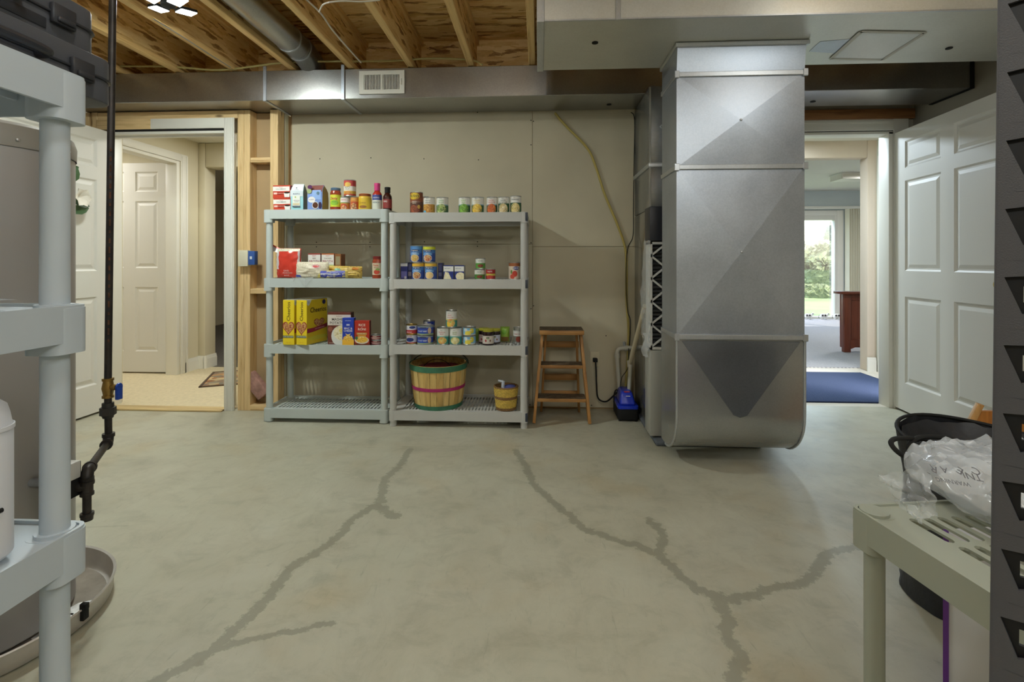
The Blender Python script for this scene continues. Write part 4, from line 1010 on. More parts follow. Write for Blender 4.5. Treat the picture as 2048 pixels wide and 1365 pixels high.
# ================================================================ outlet, cord, pump and drain pipes
ol = thing('wall_outlet', 'cream duplex outlet low on the wall with a black plug', 'outlet', onY(1189.5, 718.5, YW))
MB().box(-.034, -.006, -.056, .034, -.0005, .056).build('cover_plate', mat('ivory_plate', (204, 194, 166), .5), ol, bevel=.002)
for s_ in (.022, -.022): MB().cyl((0, -.0061, s_), (0, -.0085, s_), .014, n=16).build('socket', mat('ivory_plate', (204, 194, 166), .5), ol)
pg = thing('power_cord', 'black power cord from the wall outlet to the blue pump', 'cord', onY(1189.5, 719, YW))
MB().box(-.016, -.05, -.014, .016, -.0088, .014).build('plug', M_black, pg, bevel=.004)
W_ = lambda u, v, y=.02: onY(u, v, YW-y)
MB().tube(catmull([W_(1191, 721, .045), W_(1192, 740, .04), W_(1193, 770, .03), W_(1195, 793, .03), W_(1202, 802, .05), W_(1214, 803, .08), W_(1226, 793, .12), W_(1234, 785, .15)], 6), .0055, 8).build('cable', M_black, pg, w=True)
cl = [W_(1233+5*math.cos(a*1.0), 795+15*math.sin(a), .14-.008*k) for k, a in enumerate([math.radians(40*j) for j in range(22)])]
MB().tube(catmull(cl, 4), .004, 6).build('cable_coil', M_black, pg, w=True)
pp = thing('condensate_pump', 'bright blue condensate pump on a black tank by the furnace', 'pump', onY(1257, 838, 3.44))
pm_ = pp.location; pm_.z = 0
kx = zcam((pm_.x, 3.46))/1000
MB().prism(rrect(-.068, -.0, .068, .26, .02), 'Z', 0.012, .085).build('tank', M_black, pp, bevel=.006)
for sx in (-.055, .055):
    for sy in (.02, .24): MB().cyl((sx, sy, 0), (sx, sy, .02), .010, n=10).build('foot', M_black, pp)
Mbl = mat('blue_pump_plastic', (22, 52, 190), .25)
MB().prism(rrect(-.07, -.004, .07, .264, .022), 'Z', .085, .105).build('deck', Mbl, pp, bevel=.005)
v = []
hb = [(-.055, .02, .105), (.055, .02, .105), (.055, .24, .105), (-.055, .24, .105), (-.038, .06, .19), (.036, .06, .19), (.036, .22, .19), (-.038, .22, .19)]
MB().add(hb, [(3, 2, 1, 0), (4, 5, 6, 7), (0, 1, 5, 4), (1, 2, 6, 5), (2, 3, 7, 6), (3, 0, 4, 7)]).build('motor_cover', Mbl, pp, bevel=.014, seg=4)
MB().add([(-.012, .031, .125), (.022, .031, .125), (.020, .048, .165), (-.010, .048, .165)], [(0, 1, 2, 3)]).build('label_sticker', C(206, 210, 216), pp, smooth=False)
MB().box(-.02, .058, .186, .02, .07, .1905).build('red_label', C(200, 60, 60), pp)
pv = mat('white_pvc', (196, 194, 182), .4)
p1 = thing('drain_pipe', 'white plastic drain pipe elbow rising from behind the blue pump', 'pipe', W_(1238, 780, .06))
MB().tube(catmull([W_(1239, 782, .07), W_(1236, 740, .07), W_(1234, 712, .07), W_(1236, 700, .07), W_(1246, 697, .07), W_(1258, 696, .07), W_(1272, 696, .07)], 6), .0145, 14).build('pipe', pv, p1, w=True)
MB().tube([W_(1234.4, 716, .07), W_(1234, 706, .07)], .019, 14).tube([W_(1248, 697, .07), W_(1256, 696.5, .07)], .019, 14).build('fitting', pv, p1, w=True)
MB().tube([W_(1249, 692, .07), W_(1248, 684, .07)], .008, 10).build('hose_barb', M_galv, p1, w=True)
p2 = thing('drain_pipe', 'pale plastic drain pipe slanting up beside the wrapped filter', 'pipe', W_(1259, 780, .12))
MB().tube([W_(1258, 782, .14), W_(1260, 732, .14)], .0135, 14).build('lower_pipe', pv, p2, w=True)
MB().tube([W_(1260, 734, .14), W_(1259, 722, .14)], .018, 14).build('coupling', pv, p2, w=True)
b_ = onY(1290, 612, 3.16)
MB().tube([W_(1260, 728, .14), b_], .0155, 14).build('upper_pipe', mat('cream_pvc', (196, 184, 156), .45), p2, w=True)
cable('vinyl_tube', 'yellowed vinyl tube clipped in a curve down the back wall', [W_(1110, 226, .02), W_(1130, 250, .015), W_(1175, 297, .012), W_(1192, 335, .012), W_(1210, 390, .012), W_(1235, 450, .012), W_(1250, 495, .012), W_(1253, 540, .012), W_(1253, 600, .012), W_(1257, 660, .012), W_(1255, 720, .02), W_(1251, 782, .03)], .009, mat('vinyl_yellow', (184, 166, 92), .35, alpha=.9), cat='tube')
cable('wire', 'thin dark thermostat wire running down the corner by the furnace', [W_(1262, 225, .01), W_(1269, 240, .01), W_(1268, 330, .01), W_(1267, 420, .01), W_(1266, 472, .01), W_(1255, 500, .02), W_(1252, 560, .024), W_(1255, 620, .024), W_(1261, 645, .024), W_(1258, 700, .024)], .0028, M_black, cat='wire')
cable('wire', 'thin dark low voltage wire from the clamp down to the pump', [W_(1257, 697, .1), W_(1256, 735, .1), W_(1244, 755, .1), W_(1240, 775, .1)], .0025, M_black, cat='wire')
# ================================================================ groceries
M_tin = mat('tin_plate', (186, 188, 188), .28, .9)
M_gold = mat('gold_tin', (176, 150, 84), .3, .85)
GC = 'canned food on the plastic shelving'
def put(u0, u1, Y):
    a, b = onY(u0, 500, Y), onY(u1, 500, Y); return (a.x+b.x)/2, b.x-a.x, zcam(((a.x+b.x)/2, Y))/1000
def can_at(label, X, Y, z, R, H, bands, pics=(), texts=(), name='food_can', cat='can', lid=None, rot=0, group=GC):
    t = thing(name, label, cat, (X, Y, z), rot, group)
    lid = lid or M_tin
    MB().lathe([(R*.96, 0), (R*1.0, .0015), (R*1.0, .004), (R*.975, .0055), (R*.975, H-.0055), (R*1.0, H-.004), (R*1.0, H-.0008), (R*.96, H), (R*.93, H-.004), (0, H-.004)], 32).build('can_body', lid, t)
    RL = R*.985; mats = []; prof = []
    z0, z1 = .006, H-.006
    for k, (f0, f1, c) in enumerate(bands):
        mats.append(c if not isinstance(c, tuple) else C(*c)); prof.append((RL, z0+(z1-z0)*f0, k)); last = f1
    prof.append((RL, z0+(z1-z0)*last, len(bands)-1))
    MB().lathe(prof, 32, cap=False).build('label_wrap', mats, t)
    for k, (cx, cz, rx, rz, mm) in enumerate(pics):
        v, f = ell(cx*R, cz*H, rx*R, rz*H)
        zmin, zmax = .007, H-.007
        MB().add(wrapv([(p[0], min(zmax, max(zmin, p[1])), .0003+.00012*k) for p in v], RL), f).build('picture', mm if not isinstance(mm, tuple) else C(*mm), t, smooth=False, fix=False)
    for (s_, cx, cz, sz, c, *o) in texts:
        letter_can(t, s_, sz*H, C(*c), RL+.0004, cx*R, cz*H, .012, wmax=(o[0] if o else 1.5)*R)
    return t
def can(label, u0, u1, vt, vb, Y, zb, *a, **k):
    X, W, s = put(u0, u1, Y); H = k.pop('H', None) or (vb-vt)*s; return can_at(label, X, Y, zb, W/2*.985, H, *a, **k), zb+H
def carton(label, u0, u1, vt, vb, Yf, depth, zb, cols, deco=(), rz=0, name='food_box', cat='box', group=None, W=None, flap=None):
    X, W0, s = put(u0, u1, Yf); W = W or W0*.985; H = (vb-vt)*s
    t = thing(name, label, cat, (X, Yf, zb), rz, group)
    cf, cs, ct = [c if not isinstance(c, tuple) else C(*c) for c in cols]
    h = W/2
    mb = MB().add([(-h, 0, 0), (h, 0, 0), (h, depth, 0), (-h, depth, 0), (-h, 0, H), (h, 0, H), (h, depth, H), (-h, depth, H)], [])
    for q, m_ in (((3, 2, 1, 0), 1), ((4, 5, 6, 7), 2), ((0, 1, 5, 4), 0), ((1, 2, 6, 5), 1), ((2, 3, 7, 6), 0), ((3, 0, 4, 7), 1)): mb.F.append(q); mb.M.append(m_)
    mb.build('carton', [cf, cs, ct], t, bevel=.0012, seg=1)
    for k, d in enumerate(deco):
        e = .0005+.00025*k; fc = d[-1] if d[-1] in ('F', 'R') else 'F'
        wd = W if fc == 'F' else depth
        T = (lambda x, z: (x*wd-h, -e, z*H)) if fc == 'F' else (lambda x, z: (h+e, x*wd, z*H))
        kind = d[0]; mm = lambda c: c if not isinstance(c, tuple) else C(*c)
        if kind == 'rect':
            x0, z0, x1, z1 = d[1:5]; MB().add([T(x0, z0), T(x1, z0), T(x1, z1), T(x0, z1)], [(0, 1, 2, 3)]).build('print_panel', mm(d[5]), t, smooth=False, fix=False)
        elif kind == 'ell':
            v, f = ell(d[1], d[2], d[3], d[4], 24, 1); MB().add([T(min(1, max(0, a)), min(1, max(0, b))) for a, b in v], f).build('picture', mm(d[5]), t, smooth=False, fix=False)
        elif kind == 'poly':
            MB().add([T(a, b) for a, b in d[1]], [tuple(p) for p in tessellate_polygon([[Vector((a, b, 0)) for a, b in d[1]]])]).build('picture', mm(d[2]), t, smooth=False, fix=False)
        elif kind == 'txt':
            s_, cx, cz, sz, c = d[1:6]; rot = d[6] if len(d) > 6 and not isinstance(d[6], str) else 0
            v, f = txt(s_, sz*H, .008); ww = max(p[0] for p in v)-min(p[0] for p in v)
            lim = (H if abs(rot) > 1 else wd)*(.9 if len(d) < 8 or isinstance(d[7], str) else d[7]); k_ = min(1, lim/ww); ca_, sa_ = math.cos(rot), math.sin(rot)
            MB().add([T(cx+(p[0]*k_*ca_-p[1]*sa_)/wd, cz+(p[0]*k_*sa_+p[1]*ca_)/H) for p in v], f).build('lettering', mm(c), t, smooth=False, fix=False)
    return t
def heart(cx, cz, r, asp):
    P = []
    for k in range(28):
        a = 2*math.pi*k/28; x = 16*math.sin(a)**3; y = 13*math.cos(a)-5*math.cos(2*a)-2*math.cos(3*a)-math.cos(4*a); P.append((cx+x/16*r, cz+y/16*r*asp))
    return P
WHT = (226, 224, 216)
zA = LT[3]-.0045; zB = LT[2]-.0045; zC = LT[1]-.0045
yA = LY+.035
coffee = food('coffee_beans', [(60, 34, 22), (96, 54, 34), (40, 24, 18)], 120)
# --- left unit, top shelf
def pod_box(label, vt, vb, u0, z):
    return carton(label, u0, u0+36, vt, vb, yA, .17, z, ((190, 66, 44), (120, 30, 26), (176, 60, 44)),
      [('rect', .0, .55, .97, .90, WHT), ('txt', 'COLOMBIAN', .46, .70, .14, (90, 84, 80)), ('txt', 'GROUND', .46, .83, .07, (190, 60, 50)), ('rect', .05, .30, .24, .44, (230, 200, 190)),
       ('rect', .27, .28, .62, .46, (150, 40, 30)), ('txt', 'MEDIUM ROAST', .44, .37, .09, (226, 190, 170)), ('poly', [(.68, .08), (.97, .08), (.99, .42), (.64, .42)], (222, 220, 216)), ('ell', .82, .42, .17, .07, (58, 36, 26))], rz=-.05, group='coffee boxes')
pod_box('red and white coffee box lowest of its stack, by the studs', 395, 420, 546, zA)
s0 = put(546, 582, yA)[2]
pod_box('red and white coffee box on top of the other coffee box', 368, 394, 545, zA+25*s0+.001)
def gusset_bag(label, u0, u1, vt, vb, Y, depth, z, mats, deco, rz=0, name='coffee_bag', neck=.75, lean=0):
    X, W, s = put(u0, u1, Y); H = (vb-vt)*s; t = thing(name, label, 'bag', (X, Y, z), rz); h = W/2
    def bulge(f): return 1-.06*math.cos(6.28*f)
    V = []; F = []; M = []
    lv = [(0, 1, 1), (.1, 1.0, 1.0), (.4, 1.02, 1.02), (.72, 1, .95), (.86, .93, .6), (.97, .86, .10), (1, .86, .04)]
    for f_, a, b in lv:
        y0, y1 = depth*(.5-b/2), depth*(.5+b/2); V += [(-h*a, y0, f_*H), (h*a, y0, f_*H), (h*a, y1, f_*H), (-h*a, y1, f_*H)]
    for i in range(len(lv)-1):
        for q in range(4):
            F.append((i*4+q, i*4+(q+1) % 4, (i+1)*4+(q+1) % 4, (i+1)*4+q)); M.append(1 if q in (1, 3) else (2 if lv[i][0] >= .72 and len(mats) > 2 else 0))
    F += [(3, 2, 1, 0), tuple(len(lv)*4-4+k for k in range(4))]; M += [1, 0]
    mb = MB(); mb.V = V; mb.F = F; mb.M = M
    mb.build('bag_body', [C(*c) if isinstance(c, tuple) else c for c in mats], t, bevel=.002, seg=1)
    for k, d in enumerate(deco):
        e = -.0022-.0004*k; T = lambda x, z_: (x*W-h, e, z_*H)
        if d[0] == 'rect': MB().add([T(d[1], d[2]), T(d[3], d[2]), T(d[3], d[4]), T(d[1], d[4])], [(0, 1, 2, 3)]).build('print_panel', C(*d[5]), t, smooth=False, fix=False)
        elif d[0] == 'ell': v, f = ell(d[1], d[2], d[3], d[4], 22, 1); MB().add([T(*p) for p in v], f).build('picture', d[5] if not isinstance(d[5], tuple) else C(*d[5]), t, smooth=False, fix=False)
        else:
            v, f = txt(d[1], d[4]*H, .01); MB().add([T(d[2]+p[0]/W, d[3]+p[1]/H) for p in v], f).build('lettering', C(*d[5]), t, smooth=False, fix=False)
    return t
gusset_bag('white and aqua folded coffee bag beside the coffee boxes', 581, 606, 366, 421, yA, .07, zA, [(150, 202, 208), (96, 120, 132), (214, 214, 214)],
  [('rect', .0, .52, 1, .74, (206, 216, 220)), ('ell', .5, .83, .06, .02, (110, 116, 130)), ('txt', 'coffee', .5, .77, .06, (140, 150, 170)), ('txt', 'BLISSFUL', .5, .61, .065, (70, 84, 110)), ('rect', .18, .14, .78, .56, (222, 226, 216)), ('txt', 'GROUND', .5, .37, .05, (120, 80, 120)), ('txt', 'COFFEE', .5, .32, .045, (90, 100, 120)), ('rect', .18, .13, .80, .18, (84, 96, 110)), ('rect', .22, .21, .74, .27, (206, 190, 150)), ('ell', .42, .49, .06, .03, (170, 186, 110))], rz=.04)
gusset_bag('blue and purple flowered coffee pouch with a round cup picture', 614, 645, 368, 421, yA+.01, .085, zA, [(120, 148, 204), (150, 120, 40), (126, 74, 66)],
  [('ell', .18, .90, .16, .075, (84, 38, 84)), ('ell', .14, .74, .16, .09, (156, 170, 122)), ('rect', .34, .42, .94, .78, (142, 172, 220)), ('ell', .30, .42, .25, .115, (226, 224, 220)), ('txt', 'BLUEBERRY', .30, .42, .045, (90, 70, 110)), ('ell', .56, .21, .22, .135, (226, 220, 214)), ('ell', .56, .21, .185, .112, coffee), ('ell', .88, .2, .11, .13, (48, 34, 66)), ('ell', .74, .66, .1, .06, (104, 134, 150))], rz=-.10)
def jar(label, u0, u1, vt, vb, Y, z, body, lid, bands, pics=(), texts=(), lidh=.12, neckr=.86, name='food_jar', shoulder=.80, cat='jar'):
    X, W, s = put(u0, u1, Y); R = W/2*.98; H = (vb-vt)*s; t = thing(name, label, cat, (X, Y, z), 0, None)
    hl = H*(1-lidh)
    MB().lathe([(R*.9, 0), (R, H*.03), (R, H*shoulder*.97), (R*.97, H*shoulder), (R*neckr, hl-.003), (R*neckr, hl)], 32).build('glass_body', body, t)
    MB().lathe([(R*neckr*1.03, hl), (R*neckr*1.06, hl+.002), (R*neckr*1.06, H-.002), (R*neckr*1.0, H)], 32).build('lid', lid, t)
    RL = R*1.004
    if bands:
        mats = []; prof = []
        for k, (f0, f1, c) in enumerate(bands): mats.append(C(*c)); prof.append((RL, H*f0, k)); last = f1
        prof.append((RL, H*last, len(bands)-1)); MB().lathe(prof, 32, cap=False).build('label_wrap', mats, t)
    for k, (cx, cz, rx, rz, mm) in enumerate(pics):
        v, f = ell(cx*R, cz*H, rx*R, rz*H); MB().add(wrapv([(p[0], p[1], .0004+.00015*k) for p in v], RL), f).build('picture', mm if not isinstance(mm, tuple) else C(*mm), t, smooth=False, fix=False)
    for (s_, cx, cz, sz, c, *o) in texts: letter_can(t, s_, sz*H, C(*c), RL+.0006, cx*R, cz*H, .014, wmax=(o[0] if o else 1.5)*R)
    return t
salsa = mat('red_sauce', (150, 62, 36), .2, var=.15, scale=90); dark_sauce = mat('dark_sauce', (58, 24, 18), .15)
jar('sauce jar with blue lid and bright yellow green label', 661, 682, 375, 421, yA+.04, zA, salsa, mat('blue_lid', (92, 120, 148), .35, .3), [(.17, .69, (206, 214, 60))], [(.1, .34, .8, .11, (140, 190, 60))], [('Zesty', -.05, .53, .15, (186, 40, 60)), ('SALSA', .05, .38, .07, (70, 100, 40))], lidh=.12)
soup1 = food('mixed_soup', [(190, 90, 40), (220, 190, 150), (120, 60, 40), (230, 160, 60)], 160)
rest, zt1 = can('short can with white top and orange picture under the red can', 681, 700, 394, 421, yA+.03, zA, [(0, .55, (196, 130, 56)), (.55, .62, (120, 160, 90)), (.62, 1, (226, 220, 214))], [(0, .25, .75, .24, (190, 60, 46)), (0, .2, .6, .2, soup1)], [('BEANS', 0, .78, .12, (190, 50, 60))])
can('short orange can with a bean salad picture under the red can', 701, 718, 393, 421, yA+.03, zA, [(0, .66, (190, 84, 50)), (.66, .72, (214, 150, 60)), (.72, 1, (206, 140, 70))], [(0, .26, .8, .27, soup1)], [('CHILI', 0, .8, .12, (226, 206, 120))])
can('red topped white hearty soup can balanced on two short cans', 688, 712, 360, 393, yA+.03, zt1+.004, [(0, .10, (186, 76, 56)), (.10, .30, (212, 170, 70)), (.30, .62, (226, 222, 212)), (.62, 1, (188, 66, 66))], [(-.05, .70, .55, .14, (216, 176, 84)), (-.05, .2, .6, .1, (196, 130, 60))], [('HEARTY', -.1, .53, .10, (90, 96, 90)), ('SOUP', -.1, .42, .10, (90, 96, 90))])
jar('wide yellow cheese dip jar with red and gold lid', 717, 743, 386, 420, yA+.05, zA, mat('cheese_dip', (216, 178, 64), .3), mat('red_gold_lid', (168, 96, 56), .35, .4), [(.02, .72, (214, 180, 50))], [(.0, .22, .6, .08, (150, 100, 50))], [('Queso', -.1, .46, .16, (150, 110, 30))], lidh=.14, shoulder=.78)
def bottle(label, u0, u1, vt, vb, Y, z, body, capm, capf, bands, texts, capr=.62, neckr=.5, shoulder=.62):
    X, W, s = put(u0, u1, Y); R = W/2*.98; H = (vb-vt)*s; t = thing('sauce_bottle', label, 'bottle', (X, Y, z))
    hc = H*(1-capf)
    MB().lathe([(R*.9, 0), (R, H*.02), (R, H*shoulder*.9), (R*.93, H*shoulder), (R*neckr*1.15, hc*.97), (R*neckr, hc), (R*neckr, hc+.004)], 28).build('glass_body', body, t)
    MB().lathe([(R*capr, hc), (R*capr*1.02, hc+.003), (R*capr*.98, H*.9), (R*capr*1.06, H*.92), (R*capr*1.0, H), (0, H)], 28).build('screw_cap', capm, t)
    mats = []; prof = []; RL = R*1.006
    for k, (f0, f1, c) in enumerate(bands): mats.append(C(*c)); prof.append((RL, H*f0, k)); last = f1
    prof.append((RL, H*last, len(bands)-1)); MB().lathe(prof, 28, cap=False).build('label_wrap', mats, t)
    for (s_, cx, cz, sz, c, *o) in texts: letter_can(t, s_, sz*H, C(*c), RL+.0006, cx*R, cz*H, .014, wmax=(o[0] if o else 1.5)*R)
bottle('tall red dressing bottle with bright pink cap and blue white label', 745, 764, 365, 420, yA+.04, zA, mat('red_dressing', (176, 50, 36), .15), mat('pink_cap', (206, 66, 130), .4), .27, [(.02, .38, (206, 210, 196)), (.38, .57, (58, 72, 140))], [('FRENCH', 0, .29, .075, (70, 90, 110)), ('DRESSING', 0, .46, .06, (220, 220, 230))])
bottle('dark brown sauce bottle with black cap and red label at the shelf end', 766, 784, 373, 420, yA+.04, zA, dark_sauce, M_black, .24, [(.10, .48, (140, 50, 46))], [('BBQ', -.2, .38, .09, (226, 220, 216))])
# --- right unit, top shelf
zA = RT[3]-.0045; zB2 = RT[2]-.0045; zC2 = RT[1]-.0045; zD2 = RT[0]-.0045
yR = RY+.04
beans = food('baked_beans', [(120, 60, 36), (160, 84, 50), (84, 38, 26)], 170)
can('tall brown baked bean can with a yellow oval badge', 820, 846, 381, 425, yR+.045, zA, [(0, .04, (60, 34, 26)), (.04, .56, (86, 48, 36)), (.56, 1, (132, 70, 40))], [(-.12, .80, .86, .155, (222, 190, 50)), (-.1, .54, .95, .04, (150, 120, 110)), (-.1, .22, .85, .18, beans), (.6, .32, .22, .09, (206, 170, 80))], [("BUSH'S", -.12, .80, .15, (40, 70, 50), 1.5), ('BAKED', -.1, .555, .065, (226, 214, 200)), ('BEANS', -.1, .48, .06, (226, 214, 200))])
can('rust brown can half hidden behind the tall baked bean can', 846, 858, 386, 424, yR+.14, zA, [(0, .7, (96, 58, 42)), (.7, 1, (150, 84, 50))], [(0, .3, .7, .2, beans)], [('BEANS', 0, .8, .1, (230, 200, 90))])
corn = food('whole_corn', [(236, 200, 70), (220, 170, 50), (244, 220, 120)], 180)
def veg(label, u0, u1, fm, words, wc, base_=(58, 96, 66), blue=True, white=.56, vt=392, extra=()):
    b = [(0, .50, base_), (.50, white, (150, 180, 196) if blue else base_), (white, 1, WHT)]
    can(label, u0, u1, vt, 425, yR+.035, zA, b, [(-.06, .28, .9, .31, fm)]+list(extra), [('SELECT', -.1, .90, .055, (90, 90, 90))]+[(w_, -.05, .78-.12*i, .105, wc) for i, w_ in enumerate(words)])
veg('white topped can with golden nut mix picture right of the tall bean can', 847, 870, food('honey_nuts', [(196, 140, 60), (160, 100, 40), (226, 180, 90)], 150), ['PINTO', 'BEANS'], (90, 96, 104), base_=(196, 150, 70), blue=False, white=.58, extra=[(-.75, .1, .4, .12, (90, 160, 200))])
veg('white topped can with green bean picture left of the gap', 873, 897, food('cut_green_beans', [(120, 150, 60), (170, 186, 110), (84, 116, 50), (200, 206, 150)], 110), ['GREEN', 'BEANS'], (120, 170, 110))
veg('white topped can with bright green pea picture', 917, 941, food('green_peas', [(96, 150, 40), (140, 190, 70), (70, 120, 30)], 190), ['SWEET', 'PEAS'], (140, 190, 90))
veg('white topped can with yellow corn picture', 943, 968, corn, ['GOLDEN', 'CORN'], (216, 190, 90))
veg('white topped can with orange carrot picture', 973, 995, food('diced_carrots', [(214, 110, 40), (190, 84, 34), (230, 140, 70)], 110), ['SLICED', 'CARROTS'], (200, 90, 70))
veg('white topped can with pale sliced potato picture', 996, 1019, food('sliced_potatoes', [(226, 206, 160), (206, 180, 120), (236, 224, 190)], 90), ['SLICED', 'POTATOES'], (70, 80, 80), blue=False, white=.62)
veg('white topped can with pale yellow hominy picture nearest the shelf end', 1020, 1043, food('hominy', [(214, 190, 110), (236, 220, 160), (196, 170, 90)], 140), ['SAUERKRAUT'], (60, 70, 80), blue=False, white=.62, vt=390)
# --- left unit, second shelf
yB = LY+.03
def pillow(name, label, u0, u1, vt, vb, Y, dp_, z, mats, cat='bag', amp=.008, sc=16, seed=0, deco=(), px=2.4, tilt=0, fold=None, rz=0):
    X, W, s = put(u0, u1, Y); H = (vb-vt)*s; t = thing(name, label, cat, (X, Y, z), rz)
    def g(sg):
        def fn(u, v):
            x, y_ = (2*u-1), (2*v-1); e = max(0, 1-abs(x)**px)**.5*max(0, 1-abs(y_)**px)**.5
            d = e*dp_/2; q = Vector((x*3+seed, y_*3, sg*2+seed))
            nz = noise.noise(q)*.6+noise.noise(q*2.3)*.4
            pinch = 1-.05*(1-e)
            return (x*W/2*pinch+noise.noise(q*1.7+Vector((5, 5, 5)))*amp*.5, dp_/2-sg*d+nz*amp*(e+.1), H/2+y_*H/2*pinch+tilt*x*H)
        return fn
    mb = MB().grid(g(1), 22, 22, 0).grid(g(-1), 22, 22, 1 if len(mats) > 1 else 0)
    mb.build('pouch', mats, t, fix=False, ang=70)
    fn = g(1)
    for k, d in enumerate(deco):
        off = .0012+.0005*k
        def S(x, z_): p = fn(min(1, max(0, x)), min(1, max(0, z_))); return (p[0], p[1]-off, p[2])
        if d[0] == 'rect':
            n = 8; V = [S(d[1]+(d[3]-d[1])*i/n, d[2]+(d[4]-d[2])*j/n) for j in range(n+1) for i in range(n+1)]
            MB().add(V, [(j*(n+1)+i, j*(n+1)+i+1, (j+1)*(n+1)+i+1, (j+1)*(n+1)+i) for j in range(n) for i in range(n)]).build('print_panel', d[5] if not isinstance(d[5], tuple) else C(*d[5]), t, fix=False, ang=70)
        elif d[0] == 'ell':
            v, f = ell(d[1], d[2], d[3], d[4], 22, 4); MB().add([S(*p) for p in v], f).build('picture', d[5] if not isinstance(d[5], tuple) else C(*d[5]), t, fix=False)
        else:
            v, f = txt(d[1], d[4]*H, .01); MB().add([S(d[2]+p[0]/W, d[3]+p[1]/H) for p in v], f).build('lettering', C(*d[5]), t, smooth=False, fix=False)
    return t
M_redp = mat('red_film', (204, 62, 48), .25); M_clr = mat('clear_pouch', (224, 226, 226), .15, alpha=.5, spec=.8)
rice = food('rice_grain', [(206, 196, 170), (226, 220, 200), (186, 170, 140)], 300)
rbg = pillow('snack_bag', 'crumpled red snack bag with white zip top beside the broth cartons', 548, 598, 497, 560, yB+.01, .075, zB, [M_redp, mat('white_film', (206, 200, 200), .3)], deco=[('rect', .02, .30, .16, .93, (206, 200, 200)), ('rect', .06, .88, .97, .985, rice), ('rect', .92, .40, .985, .9, (214, 200, 200)), ('txt', 'DRIED', .5, .25, .07, (236, 200, 196)), ('txt', 'CRANBERRIES', .52, .18, .05, (236, 200, 196)), ('txt', 'SWEET', .5, .10, .05, (236, 200, 196))], amp=.012, seed=3)
# zip top flopping up to the left
pA = [onY(u, v, yB+.05) for u, v in ((541, 486), (556, 495), (575, 500), (597, 500))]; pB = [onY(u, v, yB+.03) for u, v in ((541, 500), (556, 506), (575, 508), (599, 508))]
o = MB(); V = []
for a, b in zip(catmull(pA, 4), catmull(pB, 4)): V += [a, a.lerp(b, .25), b]
nn_ = len(V)//3
o.add(V, [(3*i, 3*i+1, 3*i+4, 3*i+3) for i in range(nn_-1)], 0).add(V, [(3*i+1, 3*i+2, 3*i+5, 3*i+4) for i in range(nn_-1)], 1)
o.build('zip_top', [M_redp, mat('white_film', (206, 200, 200), .3)], rbg, w=True, fix=False)
M_bro = lambda c: [('rect', 0, .55, 1, .95, WHT), ('txt', 'BROTH', .5, .68, .13, (150, 40, 50)), ('txt', c, .5, .80, .07, (120, 80, 60)), ('txt', 'SELECT', .5, .90, .05, (190, 60, 60)), ('rect', 0, .47, 1, .55, (170, 196, 130)), ('ell', .5, .25, .3, .18, soup1)]
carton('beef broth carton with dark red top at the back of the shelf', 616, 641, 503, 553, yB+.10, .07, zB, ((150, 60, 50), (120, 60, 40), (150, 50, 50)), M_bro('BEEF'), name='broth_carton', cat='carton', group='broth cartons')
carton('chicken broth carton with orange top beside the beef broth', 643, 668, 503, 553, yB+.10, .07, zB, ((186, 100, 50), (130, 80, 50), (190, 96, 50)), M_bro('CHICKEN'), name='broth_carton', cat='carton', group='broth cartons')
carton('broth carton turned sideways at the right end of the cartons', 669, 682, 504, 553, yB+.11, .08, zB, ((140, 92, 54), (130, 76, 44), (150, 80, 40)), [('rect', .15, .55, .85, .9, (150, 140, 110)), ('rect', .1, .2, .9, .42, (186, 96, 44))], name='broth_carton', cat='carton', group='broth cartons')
pillow('rice_pouch', 'clear pouch of white rice with red seal in front of the broth', 586, 655, 525, 560, yB-.012, .07, zB, [rice, M_clr], seed=11, amp=.012, deco=[('ell', .66, .72, .12, .12, (220, 180, 176)), ('ell', .66, .72, .08, .06, (200, 70, 70)), ('rect', .0, .08, .2, .22, (70, 84, 170))])
fcl = thing('clear_wrapper', 'clear plastic bag corner hanging over the second shelf edge', 'wrapper', onY(611, 556, LY-.004))
MB().add([(-.055, 0, .008), (.06, 0, .008), (.035, -.004, -.02), (.0, -.006, -.062), (-.03, -.004, -.03), (0, -.012, .0)], [(0, 4, 5), (4, 3, 5), (3, 2, 5), (2, 1, 5)]).build('film', mat('clear_film2', (214, 218, 216), .2, alpha=.35, spec=.8), fcl, fix=False, smooth=False)
MB().add([(-.095, 0, .008), (-.06, 0, .008), (-.085, -.004, -.03), (-.075, -.008, .0)], [(0, 2, 3), (2, 1, 3)]).build('film', MC['clear_film2'], fcl, fix=False, smooth=False)
pasta = food('pasta_yellow', [(196, 164, 70), (214, 186, 100), (150, 120, 50)], 120)
pillow('pasta_bag', 'long yellow noodle bag lying behind the blue and white packet', 646, 722, 531, 557, yB+.05, .08, zB, [pasta, pasta], seed=21, amp=.012, deco=[('rect', .08, .5, .28, .8, (222, 176, 60)), ('ell', .38, .62, .09, .18, (130, 186, 160)), ('rect', .75, .7, .92, .9, (196, 120, 40)), ('txt', 'EGG', .18, .66, .16, (180, 70, 40))], tilt=-.04)
pillow('pasta_bag', 'blue and white packet of macaroni at the front shelf edge', 630, 694, 544, 560, yB-.018, .05, zB+.005, [mat('yellow_macaroni', (206, 190, 100), .4), mat('yellow_macaroni', (206, 190, 100), .4)], seed=31, amp=.008, deco=[('rect', .14, .02, .93, .95, (54, 64, 160)), ('rect', .16, .42, .88, .62, (206, 210, 220)), ('txt', 'MACARONI', .5, .26, .2, (200, 206, 230))])
